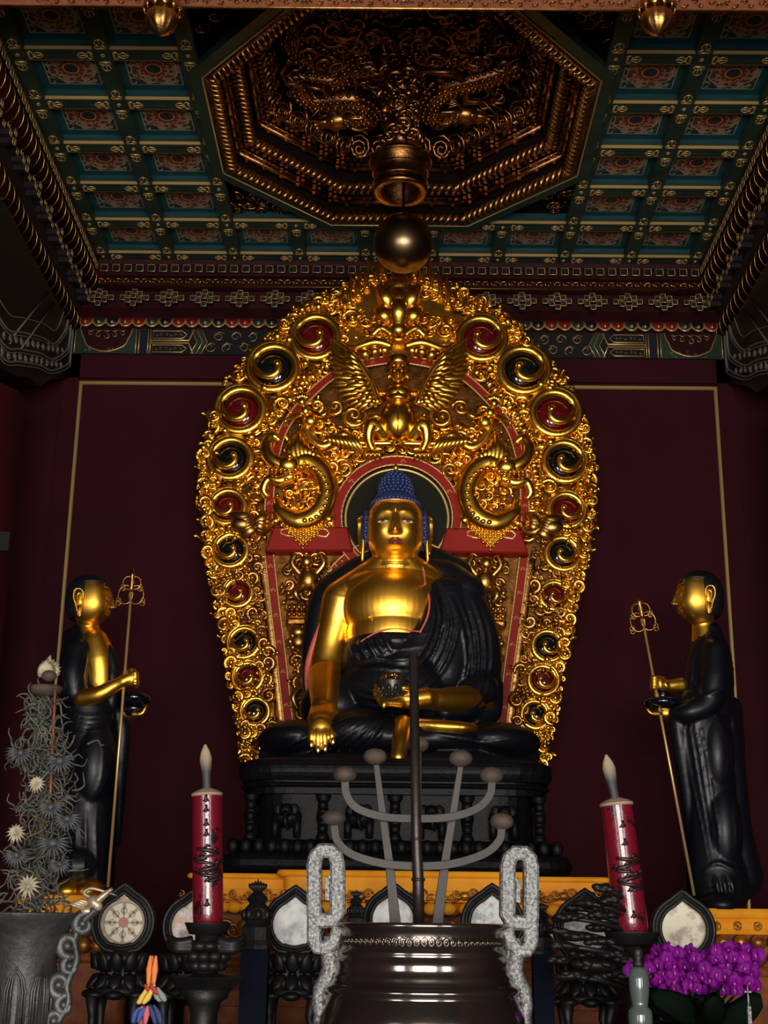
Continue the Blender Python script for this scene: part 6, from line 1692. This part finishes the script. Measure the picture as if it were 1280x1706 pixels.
# ---- candelabrum standing in the burner
cb = thing('candelabrum', 'metal candelabrum of curved flat bars with round knobs standing in the incense burner', 'candelabrum', IB(698, 1545))
mb = MB(); mb.tube([IB(698, 1552), IB(697, 1465), IB(694, 1398), IB(689, 1088)], [9.5*UI, 9.5*UI, 8.6*UI, 8.2*UI], 16); mb.tube([IB(697, 1468), IB(697, 1463)], 11.5*UI, 16); mb.tube([IB(694, 1400), IB(694, 1396)], 11*UI, 16)
MT['pole'] = mat('brown_iron_pipe', (.045, .032, .028), .4, .7, (.03, .024, .022), 8, .1, 40)
mb.build('central_pole', 'pole', cb)
mb = MB(); mb.ell(IB(697, 1240, .12), (19*UI, 19*UI, 15*UI), 20, 12); mb.tube([IB(697, 1245, .12), IB(698, 1545, .12)], 6*UI, 8, flat=(1, .4)); mb.build('rear_knob', 'knob', cb)
for s_, x0, y0, x1 in ((-1, 627, 1272, 660), (1, 768, 1275, 728)):
    mb = MB(); mb.strip(bez([IB(x0, y0, .04), IB((x0*.7+x1*.3), 1350, .045), IB(x0*.3+x1*.7, 1450, .05), IB(x1, 1550, .05)], 6), lerpr([10*UI, 13*UI, 15*UI, 19*UI], 19), .012); mb.build('upright_bar', 'flatiron', cb)
for pts in ([(575, 1300), (578, 1325), (596, 1347), (640, 1361), (698, 1364), (752, 1361), (795, 1347), (816, 1325), (820, 1302)], [(557, 1375), (563, 1402), (588, 1424), (640, 1439), (700, 1443), (755, 1439), (808, 1422), (832, 1400), (836, 1378)]):
    mb = MB(); mb.strip(bez([IB(x, y, .02) for x, y in pts], 6), 14*UI, .012); mb.build('curved_arm', 'flatiron', cb)
for x, y in ((625, 1260), (768, 1263), (575, 1290), (819, 1291), (557, 1362), (836, 1368)):
    mb = MB(); c = IB(x, y, .03); mb.lathe([(.003, -15*UI), (9*UI, -14*UI), (18*UI, -8*UI), (20.5*UI, -1*UI), (18*UI, 7*UI), (11*UI, 12*UI), (.003, 14*UI)], c, 28); mb.build('knob', 'knob', cb)
# ---- big vase with dragon handles and the coral-like arrangement, far left
YV = 5.2; UV = ppm(40, 1600, YV); c = at(38, 1600, YV); zv = lambda py: at(38, py, YV).z
vs = thing('bronze_vase', 'big grey bronze vase with scrolling dragon handle at the left edge', 'vase', (c.x, YV, .7))
mb = MB(); mb.lathe([(50*UV, .7), (58*UV, .9), (44*UV, zv(1800)), (50*UV, zv(1706)), (52*UV, zv(1650)), (56*UV, zv(1600)), (66*UV, zv(1560)), (82*UV, zv(1535)), (90*UV, zv(1524)), (90*UV, zv(1520)), (84*UV, zv(1522)), (60*UV, zv(1545)), (4*UV, zv(1550))], (c.x, YV, 0), 56); mb.build('vase_body', 'pewter', vs)
mb = MB()
for k in range(8):
    a0 = 2*PI*k/8-PI/2+.1
    def vp(da, py): r_ = 54*UV+.004; a = a0+da; return V3((c.x+r_*math.cos(a), YV+r_*math.sin(a), zv(py)))
    for w_ in (.30, .22, .12): mb.tube([vp(-w_, 1712), vp(-w_, 1650), vp(-w_*.7, 1628), vp(0, 1610+60*(.3-w_)), vp(w_*.7, 1628), vp(w_, 1650), vp(w_, 1712)], .005, 5, ref=(math.cos(a0), math.sin(a0), 0))
mb.build('leaf_relief', 'pewter', vs)
mb = MB(); V_ = lambda x, y, dy=0: at(x, y, YV-.02+dy)
for (x, y, r_, s_) in ((140, 1540, 16, 1), (115, 1575, 17, -1), (118, 1610, 14, 1), (100, 1640, 17, -1), (108, 1675, 14, 1), (92, 1700, 15, -1)):
    curl(mb, V_(x, y), r_*1.15*UV, 1.25, 1.2*s_, s_, .55, 18, 8, .1, flat=(1, .8))
mb.tube(bez([V_(160, 1515), V_(140, 1535), V_(125, 1565), V_(128, 1600), V_(112, 1640), V_(114, 1670), V_(95, 1706)], 6), lerpr([9*UV, 7*UV, 6*UV, 6*UV, 6*UV, 6*UV, 6*UV], 37), 8)
mb.build('scroll_handle', 'pewter', vs)
mb = MB(); mb.ell(V_(158, 1505), (16*UV, 9*UV, 10*UV), 12, 8, M4.Rotation(.7, 3, 'Y')); mb.ell(V_(145, 1518), (12*UV, 8*UV, 7*UV), 12, 8)
mb.tube(bez([V_(160, 1503), V_(175, 1490), V_(188, 1480)], 4), lerpr([7*UV, 6*UV, 3*UV], 9), 8); mb.tube(bez([V_(155, 1498), V_(140, 1488), V_(150, 1480), V_(170, 1484), V_(195, 1492)], 4), lerpr([4*UV, 3.5*UV, 3*UV, 2.5*UV, 1*UV], 17), 6)
for k in range(4): mb.tube([V_(150-4*k, 1505+3*k), V_(135-6*k, 1500+2*k), V_(125-6*k, 1506+2*k)], [4*UV, 3*UV, .6*UV], 6)
MT['palegilt'] = mat('rubbed_pale_gilding', (.45, .35, .22), .4, .5, (.15, .12, .09), 16, .2, 40)
mb.build('dragon_head', 'palegilt', vs)
YS = YV; V_ = lambda x, y, dy=0: at(x, y, YS+dy)
cv = thing('tendril_arrangement', 'tall grey arrangement of tendrils and spiky blossoms topped by a flaming jewel', 'arrangement', V_(55, 1530))
MT['tendril'] = mat('dusty_grey_green_tendrils', (.085, .085, .062), .6, .1, (.040, .042, .034), 20)
MT['palepetal'] = mat('dusty_cream_petals', (.40, .34, .22), .6, 0, (.2, .17, .11), 20)
MT['darkpetal'] = mat('dark_grey_petals', (.035, .037, .04), .6)
def mid(y): return 62+ (78-62)*(1520-y)/380 + 6*math.sin(y*.02)
mb = MB()
mb.tube([V_(62, 1530), V_(70, 1330), V_(80, 1150)], [6*UV, 5*UV, 4*UV], 8); mb.build('trunk', 'tendril', cv)
mb = MB(); mb.tube([V_(66, 1400, -.06), V_(84, 1320, -.06), V_(92, 1150, -.06)], [2.5*UV, 2.5*UV, 2.5*UV], 8); mb.build('orange_rod', 'altarlow', cv)
for grp in range(6):
    y0, y1 = 1160+grp*60, 1225+grp*60; mb = MB()
    wd = (24, 50, 52, 40, 50, 48)[grp]
    for k in range(95):
        x, y = mid((y0+y1)/2)+random.gauss(0, wd*.42), random.uniform(y0, y1)
        P = [V_(x, y, random.uniform(-.1, .1))]; a = random.random()*6.28
        for e in range(4):
            a += random.uniform(-1.3, 1.3); L_ = random.uniform(6, 13)*UV; P.append(P[-1]+V3((L_*math.cos(a), random.uniform(-.02, .02), L_*math.sin(a)*1.1)))
        mb.tube(bez(P, 5), lerpr([2.0*UV, 1.8*UV, .7*UV], 21), 5)
    mb.build('tendril_tuft', 'tendril', cv)
for x, y, r_, m_ in ((35, 1255, 24, 'darkpetal'), (100, 1268, 26, 'darkpetal'), (62, 1308, 14, 'palepetal'), (85, 1345, 24, 'darkpetal'), (112, 1365, 24, 'darkpetal'), (28, 1390, 16, 'palepetal'), (88, 1405, 30, 'darkpetal'), (28, 1425, 22, 'darkpetal'), (48, 1478, 20, 'palepetal'), (100, 1440, 20, 'darkpetal')):
    mb = MB(); c_ = V_(x, y, -.11); rr_ = r_*UV
    for k in range(15):
        a = -PI*.1+k*1.2*PI/14+PI; d = V3((math.cos(a), random.uniform(-.5, 0), math.sin(a)*.9)).normalized() if m_ == 'darkpetal' else V3((math.cos(a*1.6), random.uniform(-.4, 0), math.sin(a*1.6))).normalized()
        mb.tube([c_, c_+d*rr_*.6+V3((0, -.01, .006)), c_+d*rr_*1.15], [3.2*UV, 2.6*UV, .3*UV], 5)
    mb.ell(c_, (rr_*.35, rr_*.3, rr_*.3), 10, 6); mb.build('spiky_blossom', m_, cv)
mb = MB(); q = V_(77, 1148); mb.lathe([(8*UV, -14*UV), (24*UV, -8*UV), (29*UV, 0), (28*UV, 5*UV), (22*UV, 5*UV), (4*UV, 3*UV)], q, 32, sy=.9); mb.build('top_dish', 'knob', cv)
mb = MB(); q = V_(82, 1122, 0)
for k in range(-6, 7):
    a = PI/2-k*.30; d = V3((math.cos(a), 0, math.sin(a))); rr_ = (30 if k == 0 else 24-.6*abs(k))*UV
    mb.tube(bez([q+d*6*UV, q+d*rr_*.7+V3((0, -.02, 0)), q+d*rr_+V3((0, 0, 4*UV))], 4), lerpr([9*UV, 7*UV, .4*UV], 9), 7, flat=(.8, .5))
    mb.tube(bez([q+d*4*UV+V3((0, -.05, -3*UV)), q+d*rr_*.5+V3((0, -.06, 0)), q+d*rr_*.75+V3((0, -.03, 2*UV))], 4), lerpr([7*UV, 5*UV, .4*UV], 9), 7, flat=(.8, .5))
fj = mb.build('flame_aureole', 'palepetal', cv)
mb = MB(); mb.ell(V_(82, 1126, -.09), (13*UV, 12*UV, 10*UV), 20, 14); mb.build('jewel', 'knob', fj)
# ---- orchids, bottle and small things on the right
YO_ = 5.5; UO = ppm(1150, 1620, YO_); O_ = lambda x, y, dy=0: at(x, y, YO_+dy)
op = thing('potted_orchid', 'mass of bright purple orchids in a dark pot at the lower right', 'orchids', O_(1160, 1760))
MT['orchid'] = mat('purple_orchid_petal', (.155, .0015, .17), .6, 0, (.10, .001, .12), 30, .1, 60, spec=.15)
MT['orchidlip'] = mat('magenta_orchid_lip', (.30, .01, .22), .5)
MT['orchidwhite'] = mat('pale_orchid_centre', (.5, .25, .4), .5)
MT['leafgreen'] = mat('dark_green_leaf', (.002, .005, .003), .85, spec=.05)
spots = []
for _ in range(3000):
    x, y = random.uniform(1080, 1262), random.uniform(1580, 1652)
    top_ = 1572+ (18*abs((x-1150)/70) if x < 1165 else 14*abs((x-1195)/60)**1.5) + (10 if 1145 < x < 1175 else 0)
    if y < top_ or (x < 1085 and y < 1590): continue
    if all((x-a_3)**2+((y-b_3)*1.2)**2 > 14.5**2 for a_3, b_3 in spots): spots.append((x, y))
    if len(spots) >= 62: break
for x, y in ((1052, 1616), (1064, 1610)): spots.append((x, y))
for x, y in spots:
    mb = MB(); c_ = O_(x, y, random.uniform(-.10, .10)); R_ = 14.5*UO*random.uniform(.85, 1.1)
    tilt = M4.Rotation(random.uniform(-.7, .7), 3, 'Z') @ M4.Rotation(random.uniform(-.3, .5), 3, 'X') @ M4.Rotation(random.uniform(-.5, .5), 3, 'Y')
    for a, wd, ln in ((PI/2, .38, .95), (PI/2+2.3, .34, .9), (PI/2-2.3, .34, .9), (.15, .62, .9), (PI-.15, .62, .9)):
        P = []; F = []
        for i in range(7):
            t_ = i/6; w_ = wd*math.sin(PI*(.08+.86*t_))**.7
            for k in range(5):
                s2 = (k-2)/2; bow = .18*math.sin(PI*t_)-.25*t_*t_-.10*s2*s2
                v = V3((ln*t_*math.cos(a)-w_*s2*math.sin(a), -bow-(.08 if wd > .5 else 0), ln*t_*math.sin(a)+w_*s2*math.cos(a)))*R_
                P.append(c_+tilt @ v)
        for i in range(6):
            for k in range(4): F.append((i*5+k, i*5+k+1, i*5+k+6, i*5+k+5))
        mb.put(P, F)
    mb.cur = 1; mb.ell(c_+tilt @ (V3((0, -.22, -.18))*R_), (R_*.16, R_*.2, R_*.22), 8, 6)
    mb.cur = 2; mb.ell(c_+tilt @ (V3((0, -.36, -.02))*R_), R_*.08, 6, 5)
    mb.build('orchid_flower', ['orchid', 'orchidlip', 'orchidwhite'], op)
for k in range(9):
    mb = MB(); x = 1090+k*19; mb.tube(bez([O_(1165, 1720), O_((x+1165)/2, 1680), O_(x, 1640)], 5), lerpr([.007, .005, .004], 11), 6); mb.build('stem', 'leafgreen', op)
for k in range(7):
    mb = MB(); a = k*.9+.2; b0 = O_(1165, 1712); d = V3((math.cos(a), math.sin(a), 0)); leaf(mb, b0, b0+d*.26+V3((0, 0, .12)), .05, .02); mb.build('leaf', 'leafgreen', op)
mb = MB(); q = O_(1165, 1706); mb.lathe([(.10, TZ-q.z+.0), (.15, TZ-q.z+.05), (.19, -.03), (.20, 0), (.18, 0), (.17, -.03), (.01, -.03)], q, 32); mb.build('pot', 'iron', op)
YB2 = 4.9; q = at(1066, 1660, YB2); ub = ppm(1066, 1660, YB2)
bt = thing('glass_bottle', 'small grey glass bottle with dark stopper in front of the orchids', 'bottle', q)
tg = NT('grey_green_glass'); tg.p.inputs['Base Color'].default_value = (.08, .10, .095, 1); tg.p.inputs['Roughness'].default_value = .12; tg.p.inputs['Transmission Weight'].default_value = .25; MT['glass'] = tg.m
mb = MB(); mb.lathe([(4*ub, -110*ub), (19*ub, -108*ub), (20*ub, -30*ub), (19*ub, -22*ub), (13*ub, -16*ub), (14*ub, -8*ub), (16*ub, 4*ub), (17*ub, 26*ub), (15*ub, 42*ub), (9*ub, 47*ub)], q, 32); mb.build('bottle_body', 'glass', bt)
mb = MB(); mb.lathe([(9*ub, 46*ub), (10*ub, 54*ub), (5*ub, 58*ub), (9*ub, 64*ub), (9*ub, 74*ub), (3*ub, 80*ub)], q, 24); mb.build('stopper', 'iron', bt)
# hanging felt charm, lower left
YH2 = 5.6; H_ = lambda x, y, dy=0: at(x, y, YH2+dy); uh = ppm(250, 1650, YH2)
hcx = thing('ribbon_charm', 'orange, yellow and blue ribbon charm hanging between medallion and candle stand', 'charm', H_(252, 1640))
for nm, col, pts in (('orange_ribbon', (.65, .18, .03), [(254, 1592), (252, 1615), (250, 1640)]), ('red_knot', (.30, .02, .02), [(244, 1640), (250, 1648), (258, 1656)]), ('yellow_ribbon', (.62, .40, .06), [(252, 1640), (240, 1662), (232, 1672)]), ('grey_ribbon', (.20, .22, .2), [(256, 1645), (265, 1660), (270, 1668)]), ('blue_tassel', (.03, .06, .25), [(236, 1678), (228, 1690), (224, 1704)]), ('pink_tassel', (.5, .1, .12), [(240, 1676), (238, 1690), (236, 1706)]), ('navy_tassel', (.02, .03, .12), [(250, 1674), (258, 1690), (262, 1706)])):
    MT[nm] = mat(nm, col, .7); mb = MB()
    for k in range(3): mb.tube(bez([H_(x+k*3*(-1)**k, y, -.01*k) for x, y in pts], 5), lerpr([2*uh, 6*uh, 3*uh], 11), 6, flat=(1, .4))
    mb.build(nm, nm, hcx)
# slim pale metal cross-shaped stick at the lower right
q = at(1247, 1662, 5.1); ub = ppm(1247, 1662, 5.1)
ck = thing('metal_stick', 'thin pale metal stick with a short crossbar at the right below the orchids', 'metal stick', q)
mb = MB(); mb.tube([q+V3((0, 0, -14*ub)), q+V3((0, 0, 20*ub))], [2*ub, 1*ub], 8); mb.box(q+V3((0, 0, -60*ub)), (6*ub, 6*ub, 92*ub)); mb.build('shaft', 'silver', ck)
mb = MB(); mb.box(q+V3((0, 0, 9*ub)), (12*ub, 3*ub, 3*ub), bev=.001); mb.build('crossbar', 'silver', ck)
